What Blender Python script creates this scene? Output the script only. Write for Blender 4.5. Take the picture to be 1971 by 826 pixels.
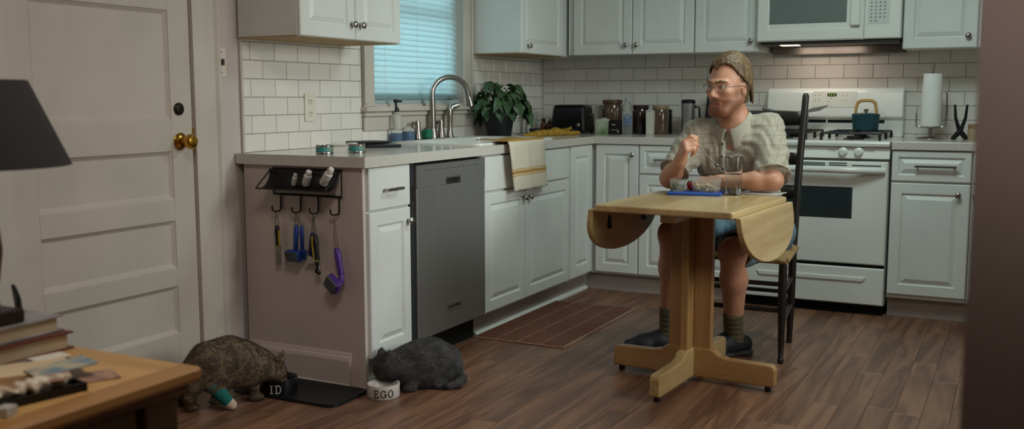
import bpy, bmesh, math, random
import numpy as np
from mathutils import Vector, Matrix
random.seed(7)
for o in list(bpy.data.objects): bpy.data.objects.remove(o)
scene = bpy.context.scene
COL = scene.collection
# ------------------------------------------------------------------ camera
W, H = 1971.0, 826.0
FPX = 1915.0
CAM = Vector((2.8836, -6.0713, 1.1429))
YAW, PITCH, ROLL = 0.47331, 0.11674, -0.00173
_cy, _sy, _cp, _sp = math.cos(YAW), math.sin(YAW), math.cos(PITCH), math.sin(PITCH)
FWD = Vector((-_sy*_cp, _cy*_cp, -_sp))
_r0 = Vector((_cy, _sy, 0)); _u0 = _r0.cross(FWD)
RIGHT = _r0*math.cos(ROLL) + _u0*math.sin(ROLL)
UP = _u0*math.cos(ROLL) - _r0*math.sin(ROLL)
cd = bpy.data.cameras.new('camera')
cam = bpy.data.objects.new('camera', cd); COL.objects.link(cam)
m = Matrix.Identity(4)
for i in range(3):
    m[i][0] = RIGHT[i]; m[i][1] = UP[i]; m[i][2] = -FWD[i]; m[i][3] = CAM[i]
cam.matrix_world = m
cd.sensor_fit = 'HORIZONTAL'; cd.sensor_width = 36.0; cd.lens = FPX*36.0/W
cd.clip_start = 0.02; cd.clip_end = 100
cd.dof.use_dof = True; cd.dof.focus_distance = 4.5; cd.dof.aperture_fstop = 3.4
scene.camera = cam
def un(px, py, ax, v):
    d = FWD + RIGHT*((px-W/2)/FPX) - UP*((py-H/2)/FPX)
    return CAM + d*((v-CAM[ax])/d[ax])
def PX(px, py, x): return un(px, py, 0, x)      # point seen at a pixel, on the plane x = const
def PY(px, py, y): return un(px, py, 1, y)
def PZ(px, py, z): return un(px, py, 2, z)
# ------------------------------------------------------------------ world, lights, exposure
wd = bpy.data.worlds.new('dusk_sky'); scene.world = wd; wd.use_nodes = True
bg = wd.node_tree.nodes['Background']
bg.inputs[0].default_value = (0.46, 0.72, 0.80, 1); bg.inputs[1].default_value = 3.8
def area(name, loc, target, size, power, color, shape='DISK', sy=None, spread=None):
    l = bpy.data.lights.new(name, 'AREA'); l.shape = shape; l.size = size
    if sy: l.size_y = sy
    l.energy = power; l.color = color
    if spread: l.spread = spread
    o = bpy.data.objects.new(name, l); COL.objects.link(o); o.location = loc
    d = Vector(target)-Vector(loc)
    o.rotation_euler = d.to_track_quat('-Z', 'Y').to_euler()
    return o
area('kitchen_ceiling_lamp', (2.3, -1.9, 2.40), (2.2, -1.7, 0), 0.75, 20.5, (0.78, 1.0, 0.96))
area('side_window_daylight', (4.12, -2.60, 1.55), (0.6, -2.15, 0.72), 1.2, 12.5, (0.95, 1.0, 0.95), 'SQUARE', None, 1.3)
area('dining_ceiling_lamp', (1.75, -4.55, 2.40), (1.55, -4.5, 0), 0.7, 14.5, (1.0, 0.90, 0.83))
sl_ = bpy.data.lights.new('torchiere_lamp', 'SPOT'); sl_.energy = 44; sl_.color = (1.0, 0.92, 0.86); sl_.spot_size = 2.5; sl_.spot_blend = 1.0; sl_.shadow_soft_size = 0.12
so_ = bpy.data.objects.new('torchiere_lamp', sl_); COL.objects.link(so_); so_.location = (3.45, -5.85, 0.98)
so_.rotation_euler = Vector((-0.15, 0.45, 0.95)).to_track_quat('-Z', 'Y').to_euler()
area('range_hood_lamp', (1.86, -0.22, 1.425), (1.86, -0.12, 0.9), 0.36, 0.6, (1.0, 0.84, 0.70), 'RECTANGLE', 0.06)
vs = scene.view_settings
vs.view_transform = 'Standard'; vs.look = 'None'; vs.gamma = 1.0; vs.use_curve_mapping = False
vs.exposure = 0.0
# ------------------------------------------------------------------ materials
def lin(c):
    return tuple(((x/255.0)/12.92 if x/255.0 <= 0.04045 else ((x/255.0+0.055)/1.055)**2.4) for x in c)
MATS = {}
def mat(name, rgb, rough=0.5, metal=0.0, var=0.0, scale=8.0, bump=0.0, bscale=60.0, trans=0.0, ior=1.45, coat=0.0, emit=None, estr=0.0, rgb2=None, stretch=(1, 1, 1), sss=0.0, alpha=None, objrand=0.0, sheen=0.0):
    if name in MATS: return MATS[name]
    m = bpy.data.materials.new(name); m.use_nodes = True
    nt = m.node_tree; b = nt.nodes['Principled BSDF']; L = nt.links.new
    c = lin(rgb)
    b.inputs['Base Color'].default_value = (*c, 1)
    b.inputs['Roughness'].default_value = rough; b.inputs['Metallic'].default_value = metal
    b.inputs['IOR'].default_value = ior
    if trans: b.inputs['Transmission Weight'].default_value = trans
    if coat: b.inputs['Coat Weight'].default_value = coat; b.inputs['Coat Roughness'].default_value = 0.12
    if sheen: b.inputs['Sheen Weight'].default_value = sheen
    if sss:
        b.inputs['Subsurface Weight'].default_value = sss
        b.inputs['Subsurface Radius'].default_value = (0.012, 0.005, 0.003)
    if emit: b.inputs['Emission Color'].default_value = (*lin(emit), 1); b.inputs['Emission Strength'].default_value = estr
    tc = nt.nodes.new('ShaderNodeTexCoord'); mp = nt.nodes.new('ShaderNodeMapping')
    mp.inputs['Scale'].default_value = stretch; L(tc.outputs['Object'], mp.inputs['Vector'])
    if var or rgb2:
        n = nt.nodes.new('ShaderNodeTexNoise'); n.inputs['Scale'].default_value = scale; n.inputs['Detail'].default_value = 5
        L(mp.outputs[0], n.inputs['Vector'])
        r = nt.nodes.new('ShaderNodeValToRGB')
        c2 = lin(rgb2) if rgb2 else tuple(x*(1-var) for x in c)
        c1 = c if rgb2 else tuple(min(1, x*(1+var*0.5)) for x in c)
        r.color_ramp.elements[0].position = 0.35; r.color_ramp.elements[0].color = (*c2, 1)
        r.color_ramp.elements[1].position = 0.65; r.color_ramp.elements[1].color = (*c1, 1)
        L(n.outputs['Fac'], r.inputs['Fac'])
        out = r.outputs['Color']
        if objrand:
            oi = nt.nodes.new('ShaderNodeObjectInfo'); mr = nt.nodes.new('ShaderNodeMapRange')
            mr.inputs['To Min'].default_value = 1-objrand; mr.inputs['To Max'].default_value = 1+objrand
            L(oi.outputs['Random'], mr.inputs['Value'])
            vm = nt.nodes.new('ShaderNodeVectorMath'); vm.operation = 'SCALE'
            L(out, vm.inputs[0]); L(mr.outputs[0], vm.inputs['Scale']); out = vm.outputs[0]
        L(out, b.inputs['Base Color'])
    if bump:
        n2 = nt.nodes.new('ShaderNodeTexNoise'); n2.inputs['Scale'].default_value = bscale; n2.inputs['Detail'].default_value = 4
        L(mp.outputs[0], n2.inputs['Vector'])
        bp = nt.nodes.new('ShaderNodeBump'); bp.inputs['Strength'].default_value = bump; bp.inputs['Distance'].default_value = 0.01
        L(n2.outputs['Fac'], bp.inputs['Height']); L(bp.outputs[0], b.inputs['Normal'])
    MATS[name] = m
    return m
def nodes_of(m): return m.node_tree.nodes, m.node_tree.links.new, m.node_tree.nodes['Principled BSDF']
def wood(name, dark, light, axis, scale=6.0, rough=0.4, objrand=0.0, coat=0.0, ring=9.0, rnd_off=False):
    """wood grain running along an axis (0,1,2)"""
    m = bpy.data.materials.new(name); m.use_nodes = True; nt = m.node_tree; L = nt.links.new
    b = nt.nodes['Principled BSDF']; b.inputs['Roughness'].default_value = rough
    if coat: b.inputs['Coat Weight'].default_value = coat; b.inputs['Coat Roughness'].default_value = 0.2
    tc = nt.nodes.new('ShaderNodeTexCoord'); mp = nt.nodes.new('ShaderNodeMapping')
    s = [scale, scale, scale]; s[axis] = scale*0.09; mp.inputs['Scale'].default_value = s
    src = tc.outputs['Object']
    oi = nt.nodes.new('ShaderNodeObjectInfo')
    if rnd_off:
        sc = nt.nodes.new('ShaderNodeVectorMath'); sc.operation = 'SCALE'; sc.inputs[0].default_value = (13.7, 7.1, 3.3)
        L(oi.outputs['Random'], sc.inputs['Scale'])
        ad = nt.nodes.new('ShaderNodeVectorMath'); ad.operation = 'ADD'; L(src, ad.inputs[0]); L(sc.outputs[0], ad.inputs[1]); src = ad.outputs[0]
    L(src, mp.inputs['Vector'])
    n = nt.nodes.new('ShaderNodeTexNoise'); n.inputs['Scale'].default_value = 1.0; n.inputs['Detail'].default_value = 3; n.inputs['Distortion'].default_value = 0.6
    L(mp.outputs[0], n.inputs['Vector'])
    mu = nt.nodes.new('ShaderNodeMath'); mu.operation = 'MULTIPLY'; mu.inputs[1].default_value = ring; L(n.outputs['Fac'], mu.inputs[0])
    fr = nt.nodes.new('ShaderNodeMath'); fr.operation = 'PINGPONG'; fr.inputs[1].default_value = 1.0; L(mu.outputs[0], fr.inputs[0])
    n2 = nt.nodes.new('ShaderNodeTexNoise'); n2.inputs['Scale'].default_value = 14.0; n2.inputs['Detail'].default_value = 4; L(mp.outputs[0], n2.inputs['Vector'])
    mx = nt.nodes.new('ShaderNodeMath'); mx.operation = 'MULTIPLY_ADD'; mx.inputs[1].default_value = 0.55
    ml = nt.nodes.new('ShaderNodeMath'); ml.operation = 'MULTIPLY'; ml.inputs[1].default_value = 0.45; L(n2.outputs['Fac'], ml.inputs[0])
    L(fr.outputs[0], mx.inputs[0]); L(ml.outputs[0], mx.inputs[2])
    r = nt.nodes.new('ShaderNodeValToRGB'); r.color_ramp.elements[0].position = 0.15; r.color_ramp.elements[1].position = 0.85
    r.color_ramp.elements[0].color = (*lin(dark), 1); r.color_ramp.elements[1].color = (*lin(light), 1)
    L(mx.outputs[0], r.inputs['Fac']); out = r.outputs['Color']
    if objrand:
        mr = nt.nodes.new('ShaderNodeMapRange'); mr.inputs['To Min'].default_value = 1-objrand; mr.inputs['To Max'].default_value = 1+objrand
        L(oi.outputs['Random'], mr.inputs['Value'])
        vm = nt.nodes.new('ShaderNodeVectorMath'); vm.operation = 'SCALE'; L(out, vm.inputs[0]); L(mr.outputs[0], vm.inputs['Scale']); out = vm.outputs[0]
    L(out, b.inputs['Base Color'])
    bp = nt.nodes.new('ShaderNodeBump'); bp.inputs['Strength'].default_value = 0.08; bp.inputs['Distance'].default_value = 0.004
    L(mx.outputs[0], bp.inputs['Height']); L(bp.outputs[0], b.inputs['Normal'])
    MATS[name] = m
    return m
M_white = mat('cabinet_white_paint', (222, 224, 220), 0.38, var=0.05, scale=3, bump=0.03, bscale=90)
M_wall = mat('wall_paint', (196, 186, 180), 0.8, var=0.06, scale=2, bump=0.06, bscale=120)
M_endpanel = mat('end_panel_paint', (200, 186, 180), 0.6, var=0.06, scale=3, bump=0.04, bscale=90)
M_door = mat('door_paint', (196, 186, 174), 0.5, var=0.08, scale=3, bump=0.08, bscale=70)
M_trim = mat('trim_paint', (200, 191, 180), 0.45, var=0.08, scale=5, bump=0.05, bscale=60)
M_tile = mat('white_tile_glaze', (225, 220, 212), 0.22, var=0.04, scale=1.5, objrand=0.04)
M_grout = mat('tile_grout', (150, 145, 138), 0.9, var=0.1, scale=30)
M_quartz = mat('pale_worktop_stone', (206, 200, 192), 0.2, var=0.06, scale=60, coat=0.3)
M_ceiling = mat('ceiling_paint', (225, 222, 215), 0.9, var=0.03)
M_steel = mat('brushed_steel', (150, 148, 146), 0.42, 0.75, var=0.05, scale=4, stretch=(40, 40, 1))
M_chrome = mat('satin_nickel', (165, 160, 155), 0.28, 1.0, var=0.05)
M_black = mat('black_plastic', (14, 14, 15), 0.4, var=0.2, scale=20)
M_blackmetal = mat('black_wire', (22, 20, 20), 0.45, 0.4, var=0.2, scale=20)
M_enamel = mat('white_enamel', (232, 232, 226), 0.22, var=0.03, scale=4, coat=0.2)
M_brass = mat('polished_brass', (200, 150, 62), 0.2, 1.0, var=0.1)
M_darkglass = mat('smoked_glass', (48, 56, 58), 0.08, var=0.1)
M_glass = mat('clear_glass', (250, 252, 252), 0.02, trans=1.0, ior=1.45, var=0.01)
M_plasticclear = mat('clear_plastic', (244, 246, 244), 0.1, trans=0.9, ior=1.2, var=0.02)
M_ivory = mat('ivory_plastic', (222, 214, 200), 0.4, var=0.03)
M_hole = mat('dark_slot', (16, 15, 14), 0.7, var=0.1)
M_maple = wood('pale_maple_wood', (160, 130, 84), (200, 172, 124), 1, 5, 0.32, coat=0.3, ring=5)
M_maplev = wood('pale_maple_wood_upright', (146, 108, 64), (184, 146, 96), 2, 5, 0.36, coat=0.2, ring=5)
M_maplex = wood('pale_maple_wood_foot', (146, 108, 64), (186, 148, 98), 0, 5, 0.36, coat=0.2, ring=5)
M_floor = wood('laminate_oak', (98, 66, 50), (144, 104, 80), 1, 9, 0.36, objrand=0.16, ring=9, rnd_off=True)
M_desk = wood('oiled_oak_desk', (160, 118, 64), (206, 162, 100), 0, 5, 0.4, ring=6)
M_deskd = wood('dark_oak_desk', (58, 42, 24), (88, 64, 34), 2, 5, 0.45, ring=6)
# ------------------------------------------------------------------ mesh helpers
def wloc(o):
    v = Vector((0, 0, 0))
    while o is not None: v += o.location; o = o.parent
    return v
class MB:
    def __init__(s): s.v = []; s.f = []
    def add(s, vs, fs):
        b = len(s.v); s.v += [tuple(v) for v in vs]; s.f += [tuple(i+b for i in f) for f in fs]; return s
    def box(s, x0, x1, y0, y1, z0, z1):
        vs = [(x, y, z) for z in (z0, z1) for y in (y0, y1) for x in (x0, x1)]
        return s.add(vs, [(0, 2, 3, 1), (4, 5, 7, 6), (0, 1, 5, 4), (2, 6, 7, 3), (0, 4, 6, 2), (1, 3, 7, 5)])
    def obox(s, c, ax, ay, az):
        c, ax, ay, az = map(Vector, (c, ax, ay, az))
        vs = [c+ax*i+ay*j+az*k for k in (-1, 1) for j in (-1, 1) for i in (-1, 1)]
        return s.add(vs, [(0, 2, 3, 1), (4, 5, 7, 6), (0, 1, 5, 4), (2, 6, 7, 3), (0, 4, 6, 2), (1, 3, 7, 5)])
    def tube(s, pts, r, n=8, cap=True, closed=False):
        pts = [Vector(p) for p in pts]; k = len(pts)
        rs = list(r) if isinstance(r, (list, tuple)) else [r]*k
        t0 = None; rings = []; nrm = None
        for i, p in enumerate(pts):
            a = pts[i-1] if (i or closed) else pts[i]; c = pts[(i+1) % k] if (i < k-1 or closed) else pts[i]
            t = (c-a).normalized()
            if nrm is None:
                ref = Vector((0, 0, 1)) if abs(t.z) < 0.9 else Vector((1, 0, 0)); nrm = t.cross(ref).normalized()
            else:
                nrm = (nrm - t*nrm.dot(t)); nrm = nrm.normalized() if nrm.length > 1e-6 else t.orthogonal().normalized()
            bn = t.cross(nrm)
            rings.append([p+(nrm*math.cos(2*math.pi*j/n)+bn*math.sin(2*math.pi*j/n))*rs[i] for j in range(n)])
        vs = [v for rg in rings for v in rg]; fs = []
        for i in range(k if closed else k-1):
            i2 = (i+1) % k
            for j in range(n): fs.append((i*n+j, i*n+(j+1) % n, i2*n+(j+1) % n, i2*n+j))
        if cap and not closed: fs.append(tuple(range(n))[::-1]); fs.append(tuple((k-1)*n+j for j in range(n)))
        return s.add(vs, fs)
    def cyl(s, p0, p1, r0, r1=None, n=20): return s.tube([p0, p1], [r0, r0 if r1 is None else r1], n)
    def lathe(s, c, prof, n=28, sx=1.0, sy=1.0, axis=2, ang=0.0):
        c = Vector(c); vs = []; fs = []; k = len(prof)
        for (r, z) in prof:
            for j in range(n):
                a = 2*math.pi*j/n+ang; u, v = r*math.cos(a)*sx, r*math.sin(a)*sy
                if axis == 2: vs.append(c+Vector((u, v, z)))
                elif axis == 0: vs.append(c+Vector((z, u, v)))
                else: vs.append(c+Vector((u, -z, v)))
        for i in range(k-1):
            for j in range(n): fs.append((i*n+j, i*n+(j+1) % n, (i+1)*n+(j+1) % n, (i+1)*n+j))
        fs.append(tuple(range(n))[::-1]); fs.append(tuple((k-1)*n+j for j in range(n)))
        return s.add(vs, fs)
    def ell(s, c, rx, ry=None, rz=None, n=14, m=9):
        ry = rx if ry is None else ry; rz = rx if rz is None else rz
        return s.lathe(c, [(max(1e-4, math.sin(math.pi*i/m)), -rz*math.cos(math.pi*i/m)) for i in range(m+1)], n, rx, ry)
    def prism(s, poly, fn, h0, h1):
        n = len(poly); vs = [fn(u, v, h0) for u, v in poly]+[fn(u, v, h1) for u, v in poly]
        return s.add(vs, [tuple(range(n))[::-1], tuple(range(n, 2*n))]+[(i, (i+1) % n, n+(i+1) % n, n+i) for i in range(n)])
    def nest(s, u0, u1, v0, v1, loops, fn, back=True):
        vs = []; fs = []
        for (d, h) in loops:
            vs += [fn(u0+d, v0+d, h), fn(u1-d, v0+d, h), fn(u1-d, v1-d, h), fn(u0+d, v1-d, h)]
        for i in range(len(loops)-1):
            for j in range(4): fs.append((i*4+j, i*4+(j+1) % 4, i*4+4+(j+1) % 4, i*4+4+j))
        if back: fs.append((3, 2, 1, 0))
        k = (len(loops)-1)*4; fs.append((k, k+1, k+2, k+3))
        return s.add(vs, fs)
    def grid(s, fn, nu, nv):
        vs = [fn(i/nu, j/nv) for i in range(nu+1) for j in range(nv+1)]
        return s.add(vs, [(i*(nv+1)+j, (i+1)*(nv+1)+j, (i+1)*(nv+1)+j+1, i*(nv+1)+j+1) for i in range(nu) for j in range(nv)])
    def build(s, name, mt, parent=None, smooth=False, bevel=0.0, solid=0.0, subsurf=0, origin=None, recalc=True):
        off = wloc(parent) if parent is not None else Vector((0, 0, 0))
        if origin is not None: off = Vector(origin)
        me = bpy.data.meshes.new(name)
        me.from_pydata([tuple(Vector(v)-off) for v in s.v], [], s.f); me.update()
        if recalc:
            bm = bmesh.new(); bm.from_mesh(me); bmesh.ops.recalc_face_normals(bm, faces=bm.faces); bm.to_mesh(me); bm.free()
        if mt: me.materials.append(mt)
        if smooth: me.polygons.foreach_set('use_smooth', [True]*len(me.polygons))
        o = bpy.data.objects.new(name, me); COL.objects.link(o)
        if parent is not None: o.parent = parent
        if origin is not None: o.location = Vector(origin) - (wloc(parent) if parent is not None else Vector((0, 0, 0)))
        if solid:
            sm = o.modifiers.new('thickness', 'SOLIDIFY'); sm.thickness = solid; sm.offset = 0
        if bevel:
            bv = o.modifiers.new('edge', 'BEVEL'); bv.width = bevel; bv.segments = 2; bv.limit_method = 'ANGLE'; bv.angle_limit = 0.7
            bv.harden_normals = False
        if subsurf:
            ss = o.modifiers.new('smooth', 'SUBSURF'); ss.levels = subsurf; ss.render_levels = subsurf
        if smooth and not subsurf: auto(o)
        return o
def auto(o, ang=0.7):
    me = o.data
    bm = bmesh.new(); bm.from_mesh(me)
    for e in bm.edges:
        if len(e.link_faces) == 2 and e.calc_face_angle(0) > ang: e.smooth = False
    bm.to_mesh(me); bm.free()
def thing(name, label, cat, loc, group=None):
    o = bpy.data.objects.new(name, None); COL.objects.link(o); o.location = Vector(loc); o.empty_display_size = 0.05
    o['label'] = label; o['category'] = cat
    if group: o['group'] = group
    return o
def tag(o, label, cat, group=None):
    o['label'] = label; o['category'] = cat
    if group: o['group'] = group
    return o
def struct(o, label=None, cat=None):
    o['kind'] = 'structure'
    if label: o['label'] = label
    if cat: o['category'] = cat
    return o
def fX(x): return lambda u, v, h: (x+h, u, v)        # a surface facing +x: u runs along y
def fY(y): return lambda u, v, h: (u, y-h, v)        # a surface facing the camera (-y): u runs along x
def knob(parent, fn, u, v, h, mt=None):
    b = MB(); base = Vector(fn(u, v, h)); nrm = (Vector(fn(u, v, h+1))-base)
    b.tube([base, base+nrm*0.006, base+nrm*0.012, base+nrm*0.016, base+nrm*0.022, base+nrm*0.027, base+nrm*0.0285],
           [0.009, 0.006, 0.006, 0.0135, 0.0150, 0.0105, 0.003], 14)
    return b.build('knob', mt or M_chrome, parent, smooth=True)
def pull(parent, fn, u0, u1, v, h, mt=None):
    b = MB(); r = 0.005
    b.tube([fn(u0+.012, v, h), fn(u0+.012, v, h+.026)], r, 8); b.tube([fn(u1-.012, v, h), fn(u1-.012, v, h+.026)], r, 8)
    b.prism([(u0, v-.006), (u1, v-.006), (u1, v+.006), (u0, v+.006)], fn, h+.022, h+.031)
    return b.build('pull_handle', mt or M_chrome, parent, bevel=0.002)
def cab_door(parent, fn, u0, u1, v0, v1, kn=None, fw=0.052, name='door', mt=None, flat=False, g=0.0015):
    u0 += g; u1 -= g; v0 += g; v1 -= g; mt = mt or M_white
    T = 0.019
    if flat:
        d = MB().nest(u0, u1, v0, v1, [(0, 0), (0, T-.004), (.004, T)], fn).build(name, mt, parent)
        return d
    d = MB().nest(u0, u1, v0, v1, [(0, 0), (0, T-.004), (.004, T), (fw, T), (fw+.007, T-.010)], fn).build(name, mt, parent)
    MB().nest(u0+fw+.010, u1-fw-.010, v0+fw+.010, v1-fw-.010, [(0, T-.0105), (.004, T-.0065), (.022, T+.001)], fn).build('panel', mt, d)
    if kn: knob(d, fn, kn[0], kn[1], T)
    return d
# ------------------------------------------------------------------ room shell
CH = 0.918                      # worktop height
XR, YF, ZC = 4.2, -8.0, 2.44
WY0, WY1, WZ0, WZ1 = -1.966, -1.070, 1.112, 2.10     # window opening
DY0, DY1, DZ1 = -3.975, -3.170, 2.035                # door opening
floor = struct(MB().box(-0.14, XR, YF, 0.12, -0.10, -0.004).build('floor', mat('subfloor', (78, 54, 42), 0.9, var=0.2)), 'brown wood-look plank floor running towards the range')
b = MB()
PWD = 0.095; rng = random.Random(3)
pm = {}
def plank_mesh(l):
    if l not in pm:
        q = MB().nest(-PWD/2+.0005, PWD/2-.0005, -l/2+.0006, l/2-.0006, [(0, -.004), (0, -.0006), (.0008, 0)], lambda u, v, h: (u, v, h), back=False)
        me = bpy.data.meshes.new('plank'); me.from_pydata(q.v, [], q.f); me.materials.append(M_floor); pm[l] = me
    return pm[l]
lens = [0.62, 0.78, 0.94, 1.10]
near = MB()
for i in range(int(XR/PWD)+1):
    x = -0.05+i*PWD+PWD/2
    y = -0.40 + rng.random()*0.5
    while y > -5.7:
        l = rng.choice(lens); yc = y-l/2
        o = bpy.data.objects.new('plank', plank_mesh(l)); COL.objects.link(o); o.parent = floor; o.location = (x, yc, 0)
        y -= l
        # planks the photograph shows nothing of (behind cabinets, outside the frame) are joined below
        d = Vector((x, yc, 0))-CAM; zz = d.dot(FWD); px = W/2+FPX*d.dot(RIGHT)/zz if zz > .2 else -9999
        if px < -250 or px > 2000 or zz < 1.4 or (x < 0.5 and y > -2.8) or x > 3.6:
            near.box(x-PWD/2, x+PWD/2, y, y+l, -.004, 0); bpy.data.objects.remove(o)
    near.box(x-PWD/2, x+PWD/2, YF, y, -.004, 0)
o = near.build('plank_field', M_floor, floor); o['kind'] = 'stuff'
struct(MB().box(-0.14, XR, YF, 0.12, ZC, ZC+.1).build('ceiling', M_ceiling), 'plain pale ceiling above the room')
wl = MB()
T0 = -0.14
wl.box(T0, 0, YF, DY0, 0, ZC).box(T0, 0, DY0, DY1, DZ1, ZC).box(T0, 0, DY1, WY0, 0, ZC)
wl.box(T0, 0, WY0, WY1, 0, WZ0).box(T0, 0, WY0, WY1, WZ1, ZC).box(T0, 0, WY1, 0.12, 0, ZC)
wall_left = struct(wl.build('wall_left', M_wall), 'long wall holding the panelled door, white tiles and window')
wall_back = struct(MB().box(0, XR, 0, 0.12, 0, ZC).build('wall_back', M_wall), 'back kitchen wall tiled in white behind the range')
struct(MB().box(2.842, XR, -5.0, -4.87, 0, ZC).build('wall_right', mat('partition_paint', (150, 134, 128), 0.85, var=0.06, scale=2, bump=0.05, bscale=80)), 'brownish wall end close up at the right edge')
struct(MB().box(XR, XR+.1, YF, 0.12, 0, ZC).build('wall_side', M_wall), 'side wall out of view on the right')
struct(MB().box(T0, XR+.1, YF-.1, YF, 0, ZC).build('wall_front', M_wall), 'wall behind the camera')
# ---- wall tiles, each its own piece
tm = {}
def tile_piece(parent, kind, a0, a1, z0, z1):
    """a = y on the left wall, x on the back wall; tiles stand 4 mm proud of the grout bed"""
    w, h = round(a1-a0, 4), round(z1-z0, 4)
    if w < .012 or h < .008: return
    if (kind, w, h) not in tm:
        fn = (lambda u, v, hh: (hh, u, v)) if kind == 'L' else (lambda u, v, hh: (u, -hh, v))
        q = MB().nest(-w/2+.0014, w/2-.0014, -h/2+.0014, h/2-.0014, [(0, .005), (0, .0085), (.0015, .010)], fn, back=False)
        me = bpy.data.meshes.new('tile'); me.from_pydata(q.v, [], q.f)
        bm = bmesh.new(); bm.from_mesh(me); bmesh.ops.recalc_face_normals(bm, faces=bm.faces)
        s = sum((f.normal.x if kind == 'L' else -f.normal.y) for f in bm.faces)
        if s < 0: bmesh.ops.reverse_faces(bm, faces=bm.faces)
        bm.to_mesh(me); bm.free(); me.materials.append(M_tile); tm[(kind, w, h)] = me
    o = bpy.data.objects.new('tile', tm[(kind, w, h)]); COL.objects.link(o); o.parent = parent
    o.location = (0, (a0+a1)/2, (z0+z1)/2) if kind == 'L' else ((a0+a1)/2, 0, (z0+z1)/2)
def clip(a0, a1, z0, z1, hole):
    """rectangle minus one hole -> the rectangles left"""
    h0, h1, k0, k1 = hole
    if a1 <= h0 or a0 >= h1 or z1 <= k0 or z0 >= k1: return [(a0, a1, z0, z1)]
    out = []
    if a0 < h0: out.append((a0, h0, z0, z1)); a0 = h0
    if a1 > h1: out.append((h1, a1, z0, z1)); a1 = h1
    if z0 < k0: out.append((a0, a1, z0, k0))
    return out
TW, TH = 0.1535, 0.0765
hole = (-2.064, -0.972, 0.984, 3.0)
for r in range(7):
    z0 = CH+r*TH; z1 = min(z0+TH, 1.415)
    a = -2.892 - (0.0 if r % 2 == 0 else TW/2) - 0.03
    while a < 0:
        for c in clip(max(a, -2.892), min(a+TW, 0), z0, z1, hole): tile_piece(wall_left, 'L', *c)
        a += TW
o = MB().box(0.0, 0.006, -2.894, -2.062, CH-.02, 1.42).box(0.0, 0.006, -2.062, -0.97, CH-.02, 0.986).box(0, 0.006, -.974, 0, CH-.02, 1.42).build('grout_bed', M_grout, wall_left)
TWb, THb = 0.1615, 0.0790
for r in range(7):
    z0 = CH-.061+r*THb; z1 = min(z0+THb, 1.46); z0 = max(z0, CH-.01)
    a = 0.085-TWb*(1.0 if r % 2 == 0 else 0.5)
    while a < 2.95:
        tile_piece(wall_back, 'B', max(a, 0.012), min(a+TWb, 2.95), z0, z1)
        a += TWb
MB().box(0.006, 2.95, -0.006, 0.0, CH-.02, 1.462).build('grout_bed', M_grout, wall_back)
# edge strip of the tiled field
struct(MB().box(0, 0.013, -2.905, -2.893, CH, 1.40).build('trim_1', M_trim, bevel=.002), 'thin pale edge strip where the wall tiles end')
# ------------------------------------------------------------------ window
w = bpy.data.objects.new('window_1', None); COL.objects.link(w); w.location = (0, (WY0+WY1)/2, WZ0); struct(w, 'white kitchen window with closed blind above the sink')
CW = 0.092
for (a0, a1) in ((WY0-CW, WY0), (WY1, WY1+CW)):
    q = MB().box(0.0, 0.020, a0, a1, WZ0-.012, WZ1+CW)
    q.build('casing', M_trim, w, bevel=.004)
    q = MB().box(0.018, 0.030, a0 if a0 < WY0-.01 else a1-.022, (a0+.022) if a0 < WY0-.01 else a1, WZ0, WZ1+CW).build('casing_bead', M_trim, w, bevel=.005)
MB().box(0, .02, WY0, WY1, WZ1, WZ1+CW).build('head_casing', M_trim, w, bevel=.004)
MB().box(-.10, .052, WY0-CW-.018, WY1+CW+.018, WZ0-.036, WZ0-.012).build('window_sill', M_trim, w, bevel=.006)
MB().box(0, .034, WY0-CW-.006, WY1+CW+.006, WZ0-.060, WZ0-.037).build('sill_moulding', M_trim, w, bevel=.006)
MB().box(0, .022, WY0-CW, WY1+CW, WZ0-.130, WZ0-.061).build('apron', M_trim, w, bevel=.004)
sx = -.085
q = MB().box(sx-.03, sx+.01, WY0, WY0+.045, WZ0-.012, WZ1).box(sx-.03, sx+.01, WY1-.045, WY1, WZ0-.012, WZ1)
q.box(sx-.03, sx+.01, WY0, WY1, WZ0-.012, WZ0+.05).box(sx-.03, sx+.01, WY0, WY1, WZ1-.05, WZ1).box(sx-.03, sx+.01, WY0, WY1, 1.58, 1.62)
q.build('sash', M_trim, w, bevel=.003)
for (z0, z1) in ((WZ0+.05, 1.58), (1.62, WZ1-.05)):
    MB().box(sx-.012, sx-.008, WY0+.04, WY1-.04, z0, z1).build('pane', M_glass, w)
# blind
M_slat = bpy.data.materials.new('blind_slat'); M_slat.use_nodes = True
nn, L, pb = nodes_of(M_slat)
pb.inputs['Base Color'].default_value = (*lin((214, 224, 222)), 1); pb.inputs['Roughness'].default_value = .5
tr = nn.new('ShaderNodeBsdfTranslucent'); tr.inputs[0].default_value = (*lin((200, 226, 230)), 1)
nz = nn.new('ShaderNodeTexNoise'); nz.inputs['Scale'].default_value = 3; mr = nn.new('ShaderNodeMapRange'); mr.inputs['To Min'].default_value = .40; mr.inputs['To Max'].default_value = .52
tcn = nn.new('ShaderNodeTexCoord'); L(tcn.outputs['Object'], nz.inputs['Vector']); L(nz.outputs['Fac'], mr.inputs['Value'])
mxs = nn.new('ShaderNodeMixShader'); L(mr.outputs[0], mxs.inputs[0]); L(pb.outputs[0], mxs.inputs[1]); L(tr.outputs[0], mxs.inputs[2])
L(mxs.outputs[0], nn['Material Output'].inputs['Surface'])
bl = thing('window_blind', 'closed pale venetian blind glowing blue-green in the kitchen window', 'blind', (-.03, (WY0+WY1)/2, WZ0+.0))
SLP = 0.0285
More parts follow.
